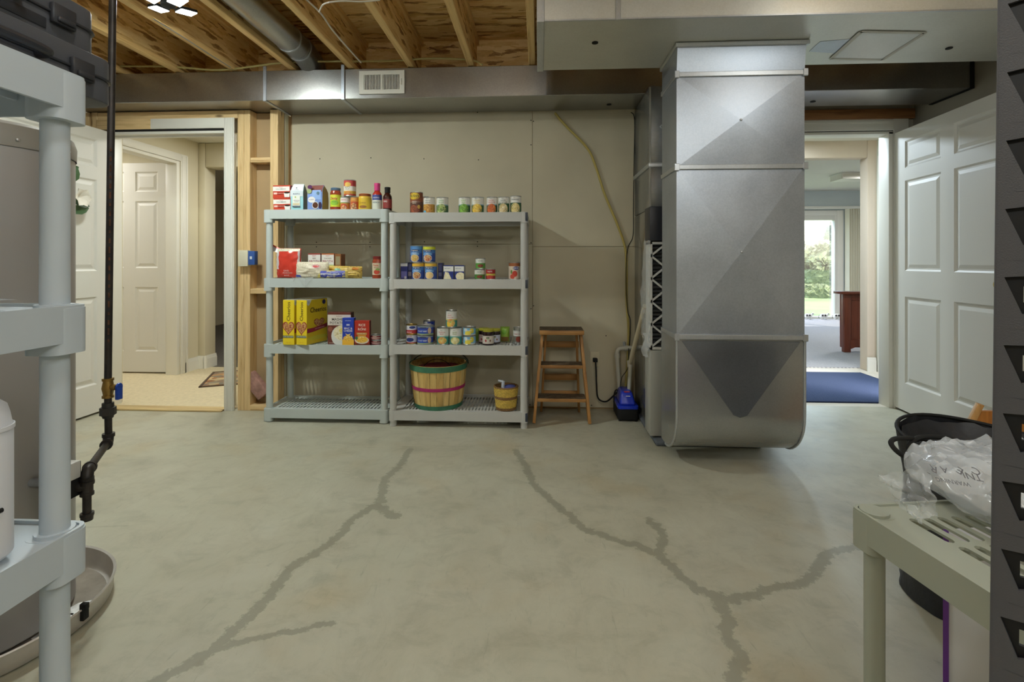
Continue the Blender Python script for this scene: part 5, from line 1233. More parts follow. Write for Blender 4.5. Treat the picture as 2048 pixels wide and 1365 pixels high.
jar('pasta sauce jar with dark red lid at the right end of the second shelf', 745, 766, 512, 557, yB+.045, zB, salsa, mat('dark_red_lid', (120, 36, 36), .35), [(.18, .70, (206, 190, 160))], [(.1, .3, .6, .1, (186, 70, 50)), (.3, .42, .4, .05, (130, 160, 80))], [('Pasta', -.1, .60, .12, (180, 50, 50)), ('SAUCE', 0, .5, .07, (120, 60, 50))], lidh=.12)
# --- right unit, second shelf
soupw = lambda c1, c2: food('soup_%d_%d' % (c1[0], c2[1]), [c1, c2, (226, 200, 140), c2], 150)
def prog(label, u0, u1, vt, vb, Y, z, top, fm, word, px=0, H=None):
    return can(label, u0, u1, vt, vb, Y, z, [(0, .06, (40, 60, 130)), (.06, .56, (58, 84, 158)), (.56, .80, (70, 120, 186)), (.80, 1, top)], [(-.1+px, .70, .82, .06, (40, 52, 96)), (-.15+px, .50, .85, .10, (110, 160, 210)), (-.1+px, .26, .74, .22, (222, 216, 204)), (-.1+px, .26, .66, .19, fm)], [('Progresso', -.1+px, .70, .10, (236, 232, 226), 1.35), (word, -.1+px, .54, .07, (236, 236, 240), 1.2), ('SOUP', -.1+px, .46, .05, (230, 230, 236))], H=H, group='blue soup cans')
b1, zt1 = prog('blue soup can in the lower row with noodle bowl and orange top, left', 824, 849, 526, 560, yR+.035, zB2, (222, 176, 60), soupw((196, 110, 50), (150, 80, 40)), 'CHICKEN')
b2_, zt2 = prog('blue soup can in the lower row with pale bowl, right of the orange one', 849.6, 874, 527, 560, yR+.035, zB2, (222, 180, 66), soupw((220, 176, 96), (226, 190, 130)), 'NOODLE', H=(zt1-zB2))
prog('blue soup can in the top row with yellow noodle bowl and blue top', 820.5, 845, 492, 526, yR+.035, zt1+.0005, (84, 140, 200), soupw((222, 190, 80), (196, 150, 60)), 'ITALIAN')
prog('blue soup can in the top row with red bean bowl and lime top', 846, 871, 493, 526, yR+.035, zt1+.0005, (206, 210, 60), soupw((150, 60, 40), (190, 90, 50)), 'CHILI')
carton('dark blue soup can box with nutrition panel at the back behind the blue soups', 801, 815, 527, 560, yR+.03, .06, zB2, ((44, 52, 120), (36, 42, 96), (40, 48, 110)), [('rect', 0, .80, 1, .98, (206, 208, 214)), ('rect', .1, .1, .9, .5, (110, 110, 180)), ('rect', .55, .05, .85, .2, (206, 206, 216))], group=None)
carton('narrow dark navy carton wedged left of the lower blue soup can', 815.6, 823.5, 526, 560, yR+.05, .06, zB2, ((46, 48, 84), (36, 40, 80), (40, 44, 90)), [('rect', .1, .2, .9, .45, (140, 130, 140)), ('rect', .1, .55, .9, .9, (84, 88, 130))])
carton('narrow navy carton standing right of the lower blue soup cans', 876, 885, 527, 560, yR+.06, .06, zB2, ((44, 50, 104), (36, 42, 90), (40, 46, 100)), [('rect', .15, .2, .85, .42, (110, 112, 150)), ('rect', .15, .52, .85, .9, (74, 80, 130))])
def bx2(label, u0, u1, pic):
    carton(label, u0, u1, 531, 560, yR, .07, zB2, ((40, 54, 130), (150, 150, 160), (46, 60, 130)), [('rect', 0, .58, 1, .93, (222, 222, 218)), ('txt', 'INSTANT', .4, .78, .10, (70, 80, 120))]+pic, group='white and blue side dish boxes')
pot = food('mashed', [(226, 214, 170), (236, 230, 200), (206, 190, 140)], 90)
bx2('white and blue side dish box with a tilted pasta picture, left of the pair', 887, 907, [('poly', [(.0, .05), (.8, .05), (.5, .5), (.15, .55)], pot)])
bx2('white and blue side dish box with a round bowl picture, right of the pair', 909, 928, [('ell', .62, .24, .5, .28, pot)])
olive = food('red_kidney', [(120, 50, 40), (150, 70, 50), (90, 36, 30)], 120)
def gcan(label, u0, u1, vt, vb, z, Y, cols, word, H=None): return can(label, u0, u1, vt, vb, Y, z, cols, [(.1, .30, .6, .14, olive)], [(word, 0, .74, .14, (90, 110, 90))], H=H)
gz, gt = gcan('green and white small can at the bottom of the pair', 949, 970, 539, 560, zB2, yR+.03, [(0, .52, (76, 130, 60)), (.52, 1, (216, 216, 206))], 'OLIVES')
gcan('green and white small can on top of the other green can', 951, 971, 515, 537, gt+.0006, yR+.03, [(0, .56, (90, 150, 66)), (.56, 1, (216, 218, 210))], 'OLIVES')
can('small red tomato can beside the two green cans', 971.5, 991, 538, 560, yR+.03, zB2, [(0, .36, (150, 40, 46)), (.36, .56, (196, 190, 80)), (.56, 1, (168, 40, 44))], [(-.1, .26, .7, .16, (186, 60, 50))], [('PASTE', -.1, .74, .17, (230, 220, 214))])
can('white and red diced tomato can with blue label by the right post', 1017, 1041, 525, 560, yR+.05, zB2, [(0, .80, (206, 190, 172)), (.80, 1, (150, 88, 50))], [(.1, .34, .45, .17, (186, 60, 44)), (-.35, .18, .4, .14, (196, 80, 60)), (-.5, .45, .18, .12, (110, 140, 70)), (.35, .66, .55, .10, (40, 56, 130))], [('DICED', .35, .66, .13, (230, 230, 236), .9)])
# --- left unit, third shelf
yC = LY+.0
ch = food('cereal_rings', [(196, 150, 90), (150, 50, 40), (226, 190, 130), (176, 110, 60)], 130)
def cheer(label, u0, u1, dpt, rz):
    h_ = heart(.5, .385, .52, .33)
    carton(label, u0, u1, 603, 692.5, yC-.012, dpt, zC+.0052, ((232, 206, 40), (226, 196, 40), (206, 200, 190)), [('txt', 'Cheerios', .52, .745, .12, (40, 30, 26), math.pi/2, .42), ('poly', h_, (150, 50, 44)), ('poly', heart(.5, .385, .45, .33), ch), ('rect', .0, .155, .97, .205, (96, 110, 96)), ('txt', 'LOVE YOUR HEART', .5, .18, .032, (226, 226, 210)), ('txt', 'FAMILY SIZE', .5, .05, .02, (206, 140, 40)),
      ('poly', [(.0, 1), (.22, 1), (.08, .87), (.0, .90)], (206, 214, 222), 'R'), ('txt', 'G', .09, .94, .06, (60, 90, 160), 'R'), ('ell', .82, .925, .085, .055, (44, 40, 96), 'R'), ('txt', 'Cheerios', .54, .76, .16, (40, 30, 26), 0, .84, 'R'), ('poly', heart(.58, .46, .26, .50), (140, 46, 44), 'R'), ('poly', heart(.58, .46, .235, .50), ch, 'R'), ('poly', [(0, .26), (.3, .27), (.98, .33), (.98, .42), (.3, .36), (0, .36)], (150, 36, 60), 'R'), ('txt', 'HAPPY HEART SHAPES', .6, .335, .035, (236, 200, 200), .05, .6, 'R'), ('ell', .5, .13, .5, .05, (214, 200, 60), 'R')], rz=rz, name='cereal_box', group='yellow cereal boxes')
cheer('yellow cereal box shown spine on, left of the pair', 565, 589, .20, -.10)
cheer('yellow cereal box with its heart front turned to the room, right of the pair', 591, 615, .225, -.20)
carton('brown and white mashed potato box behind the blue dinner box', 655, 702, 626, 690, yC+.05, .06, zC, ((104, 52, 40), (70, 40, 32), (90, 44, 36)), [('rect', 0, .60, 1, .93, (216, 208, 198)), ('txt', 'INSTANT', .5, .88, .045, (150, 90, 70)), ('txt', 'MASHED', .48, .78, .115, (60, 50, 46), 0, .68), ('txt', 'POTATOES', .48, .67, .115, (60, 50, 46), 0, .84), ('ell', .62, .26, .46, .34, (214, 214, 206)), ('ell', .62, .36, .36, .24, pot), ('ell', .62, .44, .12, .07, (226, 206, 110)), ('ell', .12, .48, .10, .08, (140, 84, 66)), ('txt', 'CREAMY', .16, .05, .04, (200, 170, 150))])
nood = food('noodles', [(232, 190, 70), (214, 160, 50), (240, 210, 120)], 120)
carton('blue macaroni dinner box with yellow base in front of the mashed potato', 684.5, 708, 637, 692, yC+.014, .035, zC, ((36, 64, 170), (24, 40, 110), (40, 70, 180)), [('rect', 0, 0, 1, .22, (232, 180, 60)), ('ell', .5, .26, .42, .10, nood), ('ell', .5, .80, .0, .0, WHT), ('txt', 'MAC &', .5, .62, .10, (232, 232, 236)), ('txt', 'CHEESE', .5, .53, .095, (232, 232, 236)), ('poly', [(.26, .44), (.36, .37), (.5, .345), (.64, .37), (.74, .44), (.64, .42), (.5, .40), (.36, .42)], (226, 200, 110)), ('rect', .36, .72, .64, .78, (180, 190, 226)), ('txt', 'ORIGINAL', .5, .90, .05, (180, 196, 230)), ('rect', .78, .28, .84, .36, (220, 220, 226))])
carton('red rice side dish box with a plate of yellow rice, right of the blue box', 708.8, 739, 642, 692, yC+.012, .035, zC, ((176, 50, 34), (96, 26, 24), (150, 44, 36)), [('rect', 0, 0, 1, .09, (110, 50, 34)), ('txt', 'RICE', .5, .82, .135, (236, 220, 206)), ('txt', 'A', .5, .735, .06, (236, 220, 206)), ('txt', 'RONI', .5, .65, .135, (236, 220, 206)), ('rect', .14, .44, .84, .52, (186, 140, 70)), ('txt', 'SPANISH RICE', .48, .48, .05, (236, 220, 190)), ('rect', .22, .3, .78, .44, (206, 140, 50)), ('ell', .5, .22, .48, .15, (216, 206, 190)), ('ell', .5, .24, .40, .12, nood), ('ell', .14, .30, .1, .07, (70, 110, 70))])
def tuna(label, u0, u1, vt, vb, Y, z, c, cat='can'): return can(label, u0, u1, vt, vb, Y, z, [(0, .3, c), (.3, .55, (206, 190, 180)), (.55, 1, c)], [], [('TUNA', 0, .75, .3, (226, 200, 190))])
s_ = put(741, 764, yC+.06)[2]
_, q1 = tuna('flat dark red tin at the bottom of the small stack by the post', 742, 765, 680, 690, yC+.06, zC, (110, 30, 36))
tuna('flat red tin on top of the small stack by the post', 741, 764, 669, 679, yC+.06, q1+.0006, (130, 36, 44))
# --- right unit, third shelf
def can3(*a, **k): return can(*a, **k)
c_, zt3 = can('red, white and navy tuna can at the bottom left of the third shelf', 812, 835, 674, 693, yR+.06, zC2, [(0, .12, (160, 50, 60)), (.12, 1, (206, 206, 214))], [(-.1, .45, .7, .22, (40, 56, 120))], [('TUNA', -.2, .8, .2, (160, 40, 50))], lid=M_gold)
can('red and white tuna can with gold lid on top of another', 812, 835, 655, 674, yR+.06, zt3+.0006, [(0, .45, (186, 56, 60)), (.45, 1, (210, 210, 218))], [(.35, .72, .55, .14, (40, 60, 130))], [('CHUNK', -.3, .22, .2, (230, 210, 210))], lid=M_gold)
def roast(label, u0, u1, vt, vb, Y, z): return can(label, u0, u1, vt, vb, Y, z, [(0, .12, (150, 176, 120)), (.12, .88, (52, 70, 160)), (.88, 1, (150, 170, 190))], [(-.2, .44, .85, .22, (40, 76, 170)), (.75, .5, .25, .33, (206, 176, 150)), (-.1, .80, .5, .06, (30, 36, 80))], [('ROAST BEEF', -.2, .44, .20, (226, 226, 236), 1.2)], group='blue roast beef cans')
c_, zr1 = roast('wide blue roast beef can at the bottom of the front stack', 834.5, 867, 676, 694, yR+.05, zC2)
roast('wide blue roast beef can on top of the front stack', 834.5, 867, 657, 676, yR+.05, zr1+.0006)
c_, zq = can('maroon can standing behind the stacked blue roast beef cans', 848, 870, 660, 690, yR+.155, zC2, [(0, .8, (96, 30, 40)), (.8, 1, (40, 56, 130))], [], [('HASH', 0, .5, .1, (200, 180, 170))])
can('blue can with white panel topmost of the back stack', 847, 870, 645, 657, yR+.155, zq+.0006, [(0, 1, (44, 64, 150))], [(-.5, .5, .45, .42, (206, 208, 216))], [('BEEF', .3, .5, .25, (220, 220, 230), .6)])
fruit = food('fruit_mix', [(226, 190, 90), (206, 120, 60), (236, 214, 140), (150, 170, 90)], 90); pear = food('pears', [(222, 206, 130), (196, 186, 96), (236, 226, 180)], 70)
def fr(label, u0, u1, vt, vb, z, fm, words, col): return can(label, u0, u1, vt, vb, yR+.035, z, [(0, .46, (66, 140, 130)), (.46, .52, (130, 180, 170)), (.52, 1, (216, 216, 210))], [(0, .26, .8, .20, fm)], [('SELECT', -.1, .86, .05, (90, 90, 90))]+[(w_, -.05, .74-.11*i, .09, col) for i, w_ in enumerate(words)])
_, zf1 = fr('teal and white fruit can with yellow and red fruit, front row', 874, 898.5, 660, 694, zC2, fruit, ['TROPICAL', 'FRUIT'], (190, 80, 70))
_, zf2 = fr('teal and white fruit can with sliced pears, front row', 899.5, 924, 660, 694, zC2, pear, ['SLICED', 'PEARS'], (140, 160, 90))
X1 = put(892, 914.5, yR+.035)
can_at('teal and white fruit salad can balanced on top of two fruit cans', X1[0], yR+.035, max(zf1, zf2)+.0006, X1[1]/2, 34*X1[2], [(0, .42, (66, 140, 130)), (.42, .5, (206, 200, 110)), (.5, 1, (216, 214, 208))], [(0, .28, .8, .24, fruit), (-.4, .18, .35, .13, (226, 190, 60))], [('SELECT', -.3, .84, .05, (90, 90, 90)), ('FRUIT', -.2, .72, .09, (190, 80, 70)), ('COCKTAIL', -.1, .60, .08, (190, 80, 70))])
def pine(label, vt, vb, z, u0=926, u1=952): return can(label, u0, u1, vt, vb, yR+.04, z, [(0, .12, (206, 206, 200)), (.12, 1, (120, 176, 210))], [(-.15, .3, .5, .3, (222, 206, 80)), (.5, .6, .35, .3, (214, 200, 70)), (-.5, .7, .3, .2, (206, 214, 216))], [('PINEAPPLE', 0, .62, .16, (226, 232, 236))], group='light blue pineapple tins')
_, zp = pine('light blue pineapple tin at the bottom of its stack', 677, 695, zC2)
pine('light blue pineapple tin on top of its stack', 659, 676, zp+.0006)
jam = mat('dark_jam', (36, 16, 20), .12); glid = mat('yellow_green_lid', (170, 166, 50), .4, .2)
def jamj(label, u0, u1, vt, vb, Y, lc): return jar(label, u0, u1, vt, vb, Y, zC2, jam, glid, [(.10, .60, lc)], [(-.35, .3, .18, .08, (150, 50, 50)), (.45, .3, .15, .07, (120, 80, 60)), (.0, .46, .3, .07, (150, 160, 120))], [('JAM', 0, .5, .12, (90, 80, 90))], lidh=.16, neckr=.93, shoulder=.82)
jamj('dark jam jar with yellow lid in front of the other two', 965, 988, 663, 694.5, yR+.03, (206, 196, 184))
jamj('dark jam jar with pink label half hidden on the left', 957, 979, 661, 691, yR+.10, (206, 176, 170))
jamj('dark jam jar with blue grey label on the right', 979, 1001, 661, 690, yR+.10, (186, 190, 206))
pillow('snack_pouch', 'bright green pouch with brown window standing right of the jam jars', 1000, 1019, 658, 690, yR+.12, .05, zC2, [mat('green_film', (140, 176, 66), .3), mat('green_film', (140, 176, 66), .3)], deco=[('rect', .1, .06, .9, .36, (130, 100, 50)), ('ell', .4, .66, .26, .16, (110, 160, 50))], seed=41, amp=.005)
pillow('snack_pouch', 'small green pouch glimpsed behind the pineapple tins', 950, 958, 661, 688, yR+.13, .04, zC2, [mat('green_film', (140, 176, 66), .3), mat('green_film', (140, 176, 66), .3)], seed=51, amp=.004)
can('white and red labelled can by the right hand post of the third shelf', 1026, 1047, 659, 692.5, yR+.07, zC2, [(0, .12, M_tin), (.12, .5, (110, 110, 100)), (.5, .85, (210, 208, 204)), (.85, 1, M_tin)], [(.1, .32, .55, .17, olive)], [('TOMATOES', -.2, .62, .09, (150, 50, 50))])
# --- bushel basket
kx_, kW, ks = put(820.5, 934.5, RY+.19)
bk_ = thing('bushel_basket', 'wooden slat bushel basket with green rims and pink band on the bottom shelf', 'basket', (kx_, RY+.19, zD2))
R1, R0, HB = kW/2*.985, kW/2*.80, .295
def rad(z): return R0+(R1-R0)*(z/HB)**.8
M_slat = [wood('slat_wood_%d' % i, c, tuple(k*.84 for k in c), 'Z', .6, knots=False) for i, c in enumerate([(214, 182, 112), (204, 170, 100), (222, 192, 124)])]
ns = 26; sm = []
for k in range(ns):
    a = 2*math.pi*k/ns; hw = math.pi/ns*.95; V = []; F = []
    zz = [.004, .08, .16, .23, HB-.006]
    for z_ in zz:
        r_ = rad(z_)+(.0012 if k % 2 else -.0012)
        for (d, e) in ((-hw, 0), (hw, 0), (hw, -.004), (-hw, -.004)): V.append(((r_+e)*math.sin(a+d), -(r_+e)*math.cos(a+d), z_))
    for i in range(len(zz)-1):
        for q in range(4): F.append((i*4+q, i*4+(q+1) % 4, i*4+4+(q+1) % 4, i*4+4+q))
    F += [(3, 2, 1, 0), tuple(len(zz)*4-4+q for q in range(4))]
    MB().add(V, F).build('slat', M_slat[k % 3], bk_, smooth=False)
MB().lathe([(0, .002), (R0-.006, .002), (R0-.006, .008), (0, .008)], 36, cap=False).build('base_board', M_slat[0], bk_)
gr = mat('green_band', (62, 120, 92), .6, var=.12, scale=20); pk = mat('pink_band', (176, 42, 110), .6, var=.08, scale=20)
def hoop(z0, z1, m_, o=.0035, n_='hoop'):
    MB().lathe([(rad(z0)+.0016, z0), (rad(z0)+o, z0), (rad(z1)+o, z1), (rad(z1)+.0016, z1), (rad(z0)+.0016, z0)], 64, cap=False).build(n_, m_, bk_)
hoop(HB-.038, HB, gr); hoop(.0, .028, gr); hoop(.128, .150, pk)
MB().lathe([(rad(HB)-.012, HB-.03), (rad(HB)-.006, HB-.03), (rad(HB)-.006, HB), (rad(HB)-.012, HB)], 64, cap=False).build('inner_rim', M_slat[1], bk_)
Rr = R1+.002
arcp = [(-Rr*math.cos(t_)*1.0, .05+.10*math.sin(t_), HB-.02+.07*math.sin(t_)) for t_ in [math.pi*k/12 for k in range(13)]]
MB().tube(catmull(arcp, 3), .003, 8).build('wire_bail', M_black, bk_)
arc2 = [(-Rr*.55*math.cos(t_), -.06+.02*math.sin(t_), HB-.03-.02*math.cos(t_*2)+.035*math.sin(t_)) for t_ in [math.pi*k/10 for k in range(11)]]
MB().tube(catmull(arc2, 3), .0022, 6).build('wire_tie', M_black, bk_)
tag(MB().lathe([(0, .0), (R1*.80, .0), (R1*.84, .03), (R1*.78, .05), (R1*.5, .062), (0, .066)], 40).build('red_cloth', mat('red_cloth', (120, 20, 26), .9, bump=.3, bscale=30)), 'dark red cloth bundle lying inside the bushel basket', 'cloth').location = (kx_+.0, RY+.19, zD2+HB-.085)
# --- small woven basket
wx_, wW, ws = put(988, 1036, RY+.10)
wk = thing('woven_basket', 'small straw basket woven in yellow with brown bands on the bottom shelf', 'basket', (wx_, RY+.10, zD2))
R1b, R0b, HBb = wW/2*.97, wW/2*.76, .158
straw = mat('yellow_straw', (206, 176, 80), .7, var=.12, scale=60); brown = mat('brown_straw', (130, 96, 56), .75, var=.1, scale=60)
nr = 17
for k in range(nr):
    z_ = .006+(HBb-.01)*k/(nr-1); r_ = R0b+(R1b-R0b)*(z_/HBb); m_ = brown if k in (0, 1, 8, 9, nr-1) else straw
    P = [((r_+.0022*(1 if (i+k) % 2 else -1))*math.sin(2*math.pi*i/44), -(r_+.0022*(1 if (i+k) % 2 else -1))*math.cos(2*math.pi*i/44), z_) for i in range(44)]
    MB().tube(P, .0052, 6, closed=True).build('woven_row', m_, wk)
MB().lathe([(0, .001), (R0b, .001), (R0b, .006), (0, .006)], 24, cap=False).build('base', brown, wk)
MB().lathe([(R0b-.003, .002), (R1b-.003, HBb-.002), (R1b-.006, HBb-.002), (R0b-.006, .006)], 32, cap=False).build('lining', brown, wk)
pc = tag(MB().tube([(0, 0, 0), (.004, .0, .115)], [.011, .011], 16).tube([(.004, 0, .112), (-.03, .0, .118)], [.009, .007], 12).build('spray_bottle', mat('pale_spray', (196, 204, 216), .3)), 'pale spray nozzle bottle poking out of the small straw basket', 'bottle'); pc.location = (wx_-.022, RY+.085, zD2+.075)
cb2 = tag(MB().lathe([(0, 0), (.03, .006), (.045, .03), (.035, .05), (0, .056)], 20).build('blue_cloth', mat('blue_cloth', (66, 70, 130), .8, bump=.3, bscale=40)), 'dark blue cloth stuffed in the small straw basket', 'cloth'); cb2.location = (wx_+.026, RY+.10, zD2+.108)
# ================================================================ right foreground
def tloc(x, y, z): return Vector((lx+x*ca-y*sa, ly+x*sa+y*ca, z))
M_bag = mat('milky_film', (226, 230, 234), .16, alpha=.36, spec=1.0); M_bub = mat('bubble_wrap', (190, 188, 184), .16, alpha=.85, spec=1.0, bump=.9, bscale=70)
b0 = onD(2085, 975, 1.0)
pb_ = thing('plastic_bag', 'crumpled clear plastic bag with printed letters lying on the low sage shelf', 'plastic bag', (b0.x, b0.y, .5765))
def bagf(u, v):
    a = 2*math.pi*u; th = math.pi*v
    rx, ry = .20, .19
    sx = math.copysign(abs(math.cos(a))**.7, math.cos(a)); sy = math.copysign(abs(math.sin(a))**.7, math.sin(a))
    s_ = math.sin(th)**.6
    x, y = rx*sx*s_, ry*sy*s_; z = .052*(1-math.cos(th))
    q = Vector((x*10+.3*math.sin(9*y), y*10, z*12)); k = noise.noise(q)*.5+abs(noise.noise(q*2.2))*.8+abs(noise.noise(q*4.7))*.5
    f_ = .017*s_
    z += k*f_*1.6*(1-math.cos(th))
    return (x+noise.noise(q+Vector((7, 0, 0)))*f_, y+noise.noise(q+Vector((0, 7, 0)))*f_, max(.001, z))
MB().grid(bagf, 120, 56).build('film', M_bag, pb_, fix=False, ang=30)
# free neck of the bag flaring to the left, over the shelf edge
nk = [onD(1757, 956, 1.06), onD(1768, 985, 1.05), onD(1800, 1004, 1.04)]
def neck(u, v):
    A = onD(1850, 936, .93).lerp(onD(1846, 1048, .90), v); B = onD(1756, 951, 1.02).lerp(onD(1796, 1008, .99), v)
    p = B.lerp(A, u); q = Vector((u*4, v*5, 2)); s_ = (1-u*.5)
    return p+Vector((noise.noise(q)*.010, noise.noise(q+Vector((4, 4, 4)))*.02-.03*math.sin(3.14*v)*(.3+.7*u), abs(noise.noise(q*1.6))*.014-.004))
MB().grid(neck, 30, 30).build('neck', M_bag, pb_, w=True, fix=False, ang=30)
def bub(u, v):
    x, y = -.15+.36*u, -.185+.27*v; e = (max(0, 1-(2*u-1)**4)*max(0, 1-(2*v-1)**4))**.5
    cell = abs(math.sin(u*46)*math.sin(v*40+ (1.57 if int(u*46/3.14) % 2 else 0)))
    q = Vector((u*4, v*4, 3)); return (x, y, .035+.078*e+.006*cell*e+.014*noise.noise(q))
MB().grid(bub, 90, 70).build('bubble_wrap', M_bub, pb_, fix=False)
zr = .5765
for s_, u, v, sz, r_ in (('R', 1867, 938, .022, 2.6), ('A', 1888, 940, .018, 2.8), ('E', 1920, 942, .022, 2.3), ('C', 1952, 943, .022, 2.5), ('TNI', 1944, 953, .02, 2.9), ('WARNING', 1905, 964, .012, 2.95), ('L', 1857, 950, .014, 2.6)):
    p = onD(u, v, .93)
    vv, ff = txt(s_, sz, .004); M4 = Matrix.Translation(p) @ Matrix.Rotation(TH, 4, 'Z') @ Matrix.Rotation(math.radians(38), 4, 'X') @ Matrix.Rotation(r_, 4, 'Z')
    MB().add([M4 @ Vector(q) for q in vv], ff).build('lettering', C(96, 96, 100), pb_, w=True, smooth=False, fix=False)
# black fabric bin with cables and a hose
bc = onD(1972, 1000, 1.60)
M_nyl = mat('black_nylon', (30, 31, 36), .5, var=.2, scale=16, bump=.5, bscale=26)
bn = thing('fabric_bin', 'tall black nylon bin standing on the floor behind the low shelf', 'bin', (bc.x, bc.y, 0))
zt_ = onD(1930, 905, 1.5).z
RB = .225
def binf(u, v):
    a = 2*math.pi*u; r_ = RB*(1+.02*math.sin(3*a))*(1-.06*math.sin(3.14*v)); q = Vector((math.sin(a)*3, math.cos(a)*3, v*5))
    r_ += noise.noise(q)*.014
    return (r_*math.sin(a), -r_*math.cos(a), .002+v*zt_+(.012*math.sin(2*a+1) if v > .9 else 0))
MB().grid(binf, 56, 22).build('wall', M_nyl, bn, fix=False, ang=60)
MB().grid(lambda u, v: ((RB-.012)*math.sin(6.2832*u)*(.3+.7*v), -(RB-.012)*math.cos(6.2832*u)*(.3+.7*v), zt_*.82+v*v*zt_*.17+.012*noise.noise(Vector((math.sin(6.2832*u)*4, math.cos(6.2832*u)*4, v*5)))), 56, 8).build('lining', M_nyl, bn, fix=False)
MB().lathe([(RB-.03, .001), (RB-.01, .001), (RB-.01, .004), (0, .004)], 40, cap=False).build('base', M_nyl, bn)
MB().tube([(RB*1.01*math.sin(t_), -RB*1.01*math.cos(t_), zt_+.002+.012*math.sin(2*t_+1)) for t_ in [2*math.pi*k/48 for k in range(48)]], .006, 8, closed=True).build('piping', M_black, bn)
hs = thing('hose', 'black ribbed vacuum hose lying across the black bin', 'hose', onD(1900, 922, 1.42))
P = catmull([onD(u, v, d) for u, v, d in ((1822, 922, 1.42), (1860, 918, 1.40), (1910, 917, 1.39), (1960, 921, 1.38), (2030, 930, 1.36))], 28)
MB().tube(P, [.017+.0028*math.sin(i*1.9) for i in range(len(P))], 14).build('ribbed_tube', mat('hose_black', (44, 42, 42), .3), hs, w=True, ang=80)
cable('cable', 'thick black cord looping over the left rim of the black bin', [onD(u, v, d) for u, v, d in ((1838, 930, 1.33), (1800, 908, 1.33), (1783, 890, 1.34), (1786, 880, 1.36), (1805, 877, 1.4), (1850, 880, 1.45), (1880, 890, 1.5))], .0065, M_black)
cable('cable', 'black cord arching over the back of the bin toward the rack', [onD(u, v, d) for u, v, d in ((1820, 905, 1.42), (1817, 893, 1.42), (1830, 880, 1.42), (1850, 874, 1.42), (1890, 876, 1.42), (1915, 883, 1.42), (1935, 894, 1.42), (1990, 905, 1.42))], .007, M_black)
cable('cable', 'grey black cord lying above the ribbed hose', [onD(u, v, d) for u, v, d in ((1880, 910, 1.36), (1895, 903, 1.36), (1930, 902, 1.36), (1990, 903, 1.36))], .006, M_black)
MBc = [onD(1850+18*math.cos(t_)*(1-.02*k), 893+8*math.sin(t_), 1.55) for k, t_ in enumerate([k*.55 for k in range(26)])]
cable('cable_coil', 'tangled thin black cords heaped inside the black bin', MBc, .004, M_black, 3, 6)
# wooden box leaning by the open door
wbx = thing('wooden_board', 'varnished wooden board end standing near the open right door', 'board', onD(1975, 900, 1.95))
a = onD(1956, 809, 1.95); b = onD(1942, 893, 1.9)
wv = wood('varnished_pine', (176, 112, 44), (138, 80, 28), 'Z', .35); wl2 = wood('pine_edge', (186, 140, 80), (150, 104, 56), 'Z', .5)
zb2 = 0.0
zw = a.z
P = [(b.x-.02, 0), (b.x+.30, 0), (b.x+.30, zw-.01), (a.x+.01, zw)]
lean = (a.x-b.x)/(a.z-b.z)
xb2 = a.x-lean*a.z
MB().add([(xb2, a.y, 0), (xb2+.022, a.y-.004, 0), (a.x+.022, a.y-.004, zw-.004), (a.x, a.y, zw), (xb2+.015, a.y+.03, 0), (xb2+.030, a.y+.03, 0), (a.x+.030, a.y+.03, zw-.004), (a.x+.015, a.y+.03, zw)], [(0, 1, 2, 3), (7, 6, 5, 4), (0, 4, 5, 1), (1, 5, 6, 2), (2, 6, 7, 3), (3, 7, 4, 0)]).build('edge_board', wl2, wbx, w=True, bevel=.002)
MB().add([(xb2+.023, a.y+.01, 0), (xb2+.33, a.y+.01, 0), (a.x+.33, a.y+.01, zw-.03), (a.x+.023, a.y+.01, zw-.03), (xb2+.023, a.y+.03, 0), (xb2+.33, a.y+.03, 0), (a.x+.33, a.y+.03, zw-.03), (a.x+.023, a.y+.03, zw-.03)], [(0, 1, 2, 3), (7, 6, 5, 4), (0, 4, 5, 1), (1, 5, 6, 2), (2, 6, 7, 3), (3, 7, 4, 0)]).build('face_board', wv, wbx, w=True, bevel=.002)
# white carton with purple edge under the low shelf
pc0 = onD(1889, 1215, 1.22)
wc = thing('carton', 'white carton with a purple edge standing on the floor under the low shelf', 'box', (pc0.x, pc0.y, 0), TH-math.atan(.865))
wW_ = .30; hW = .44
hW = .42
MB().box(0, 0, 0, wW_, .22, hW).build('carton_body', mat('white_card', (206, 204, 204), .6), wc, bevel=.002)
MB().box(-.003, -.002, 0, .008, .222, hW+.001).build('purple_edge', mat('purple_card', (96, 46, 130), .5), wc)
# black slotted rack upright, very near the camera
M_rack = mat('black_rack', (80, 80, 85), .5, bump=.12, bscale=900); M_rackd = mat('black_rack_inside', (16, 17, 22), .5)
rl = onD(1969, 524, .40)
rk = thing('rack_upright', 'near black slotted rack upright with wedge holes at the right edge', 'rack', (rl.x, rl.y, 0), 0)
rka = TH-math.radians(43)      # right side nearer the camera
rk.rotation_euler = (0, .009, rka)
pitch = .0535; Wc = .052; n_h = 34
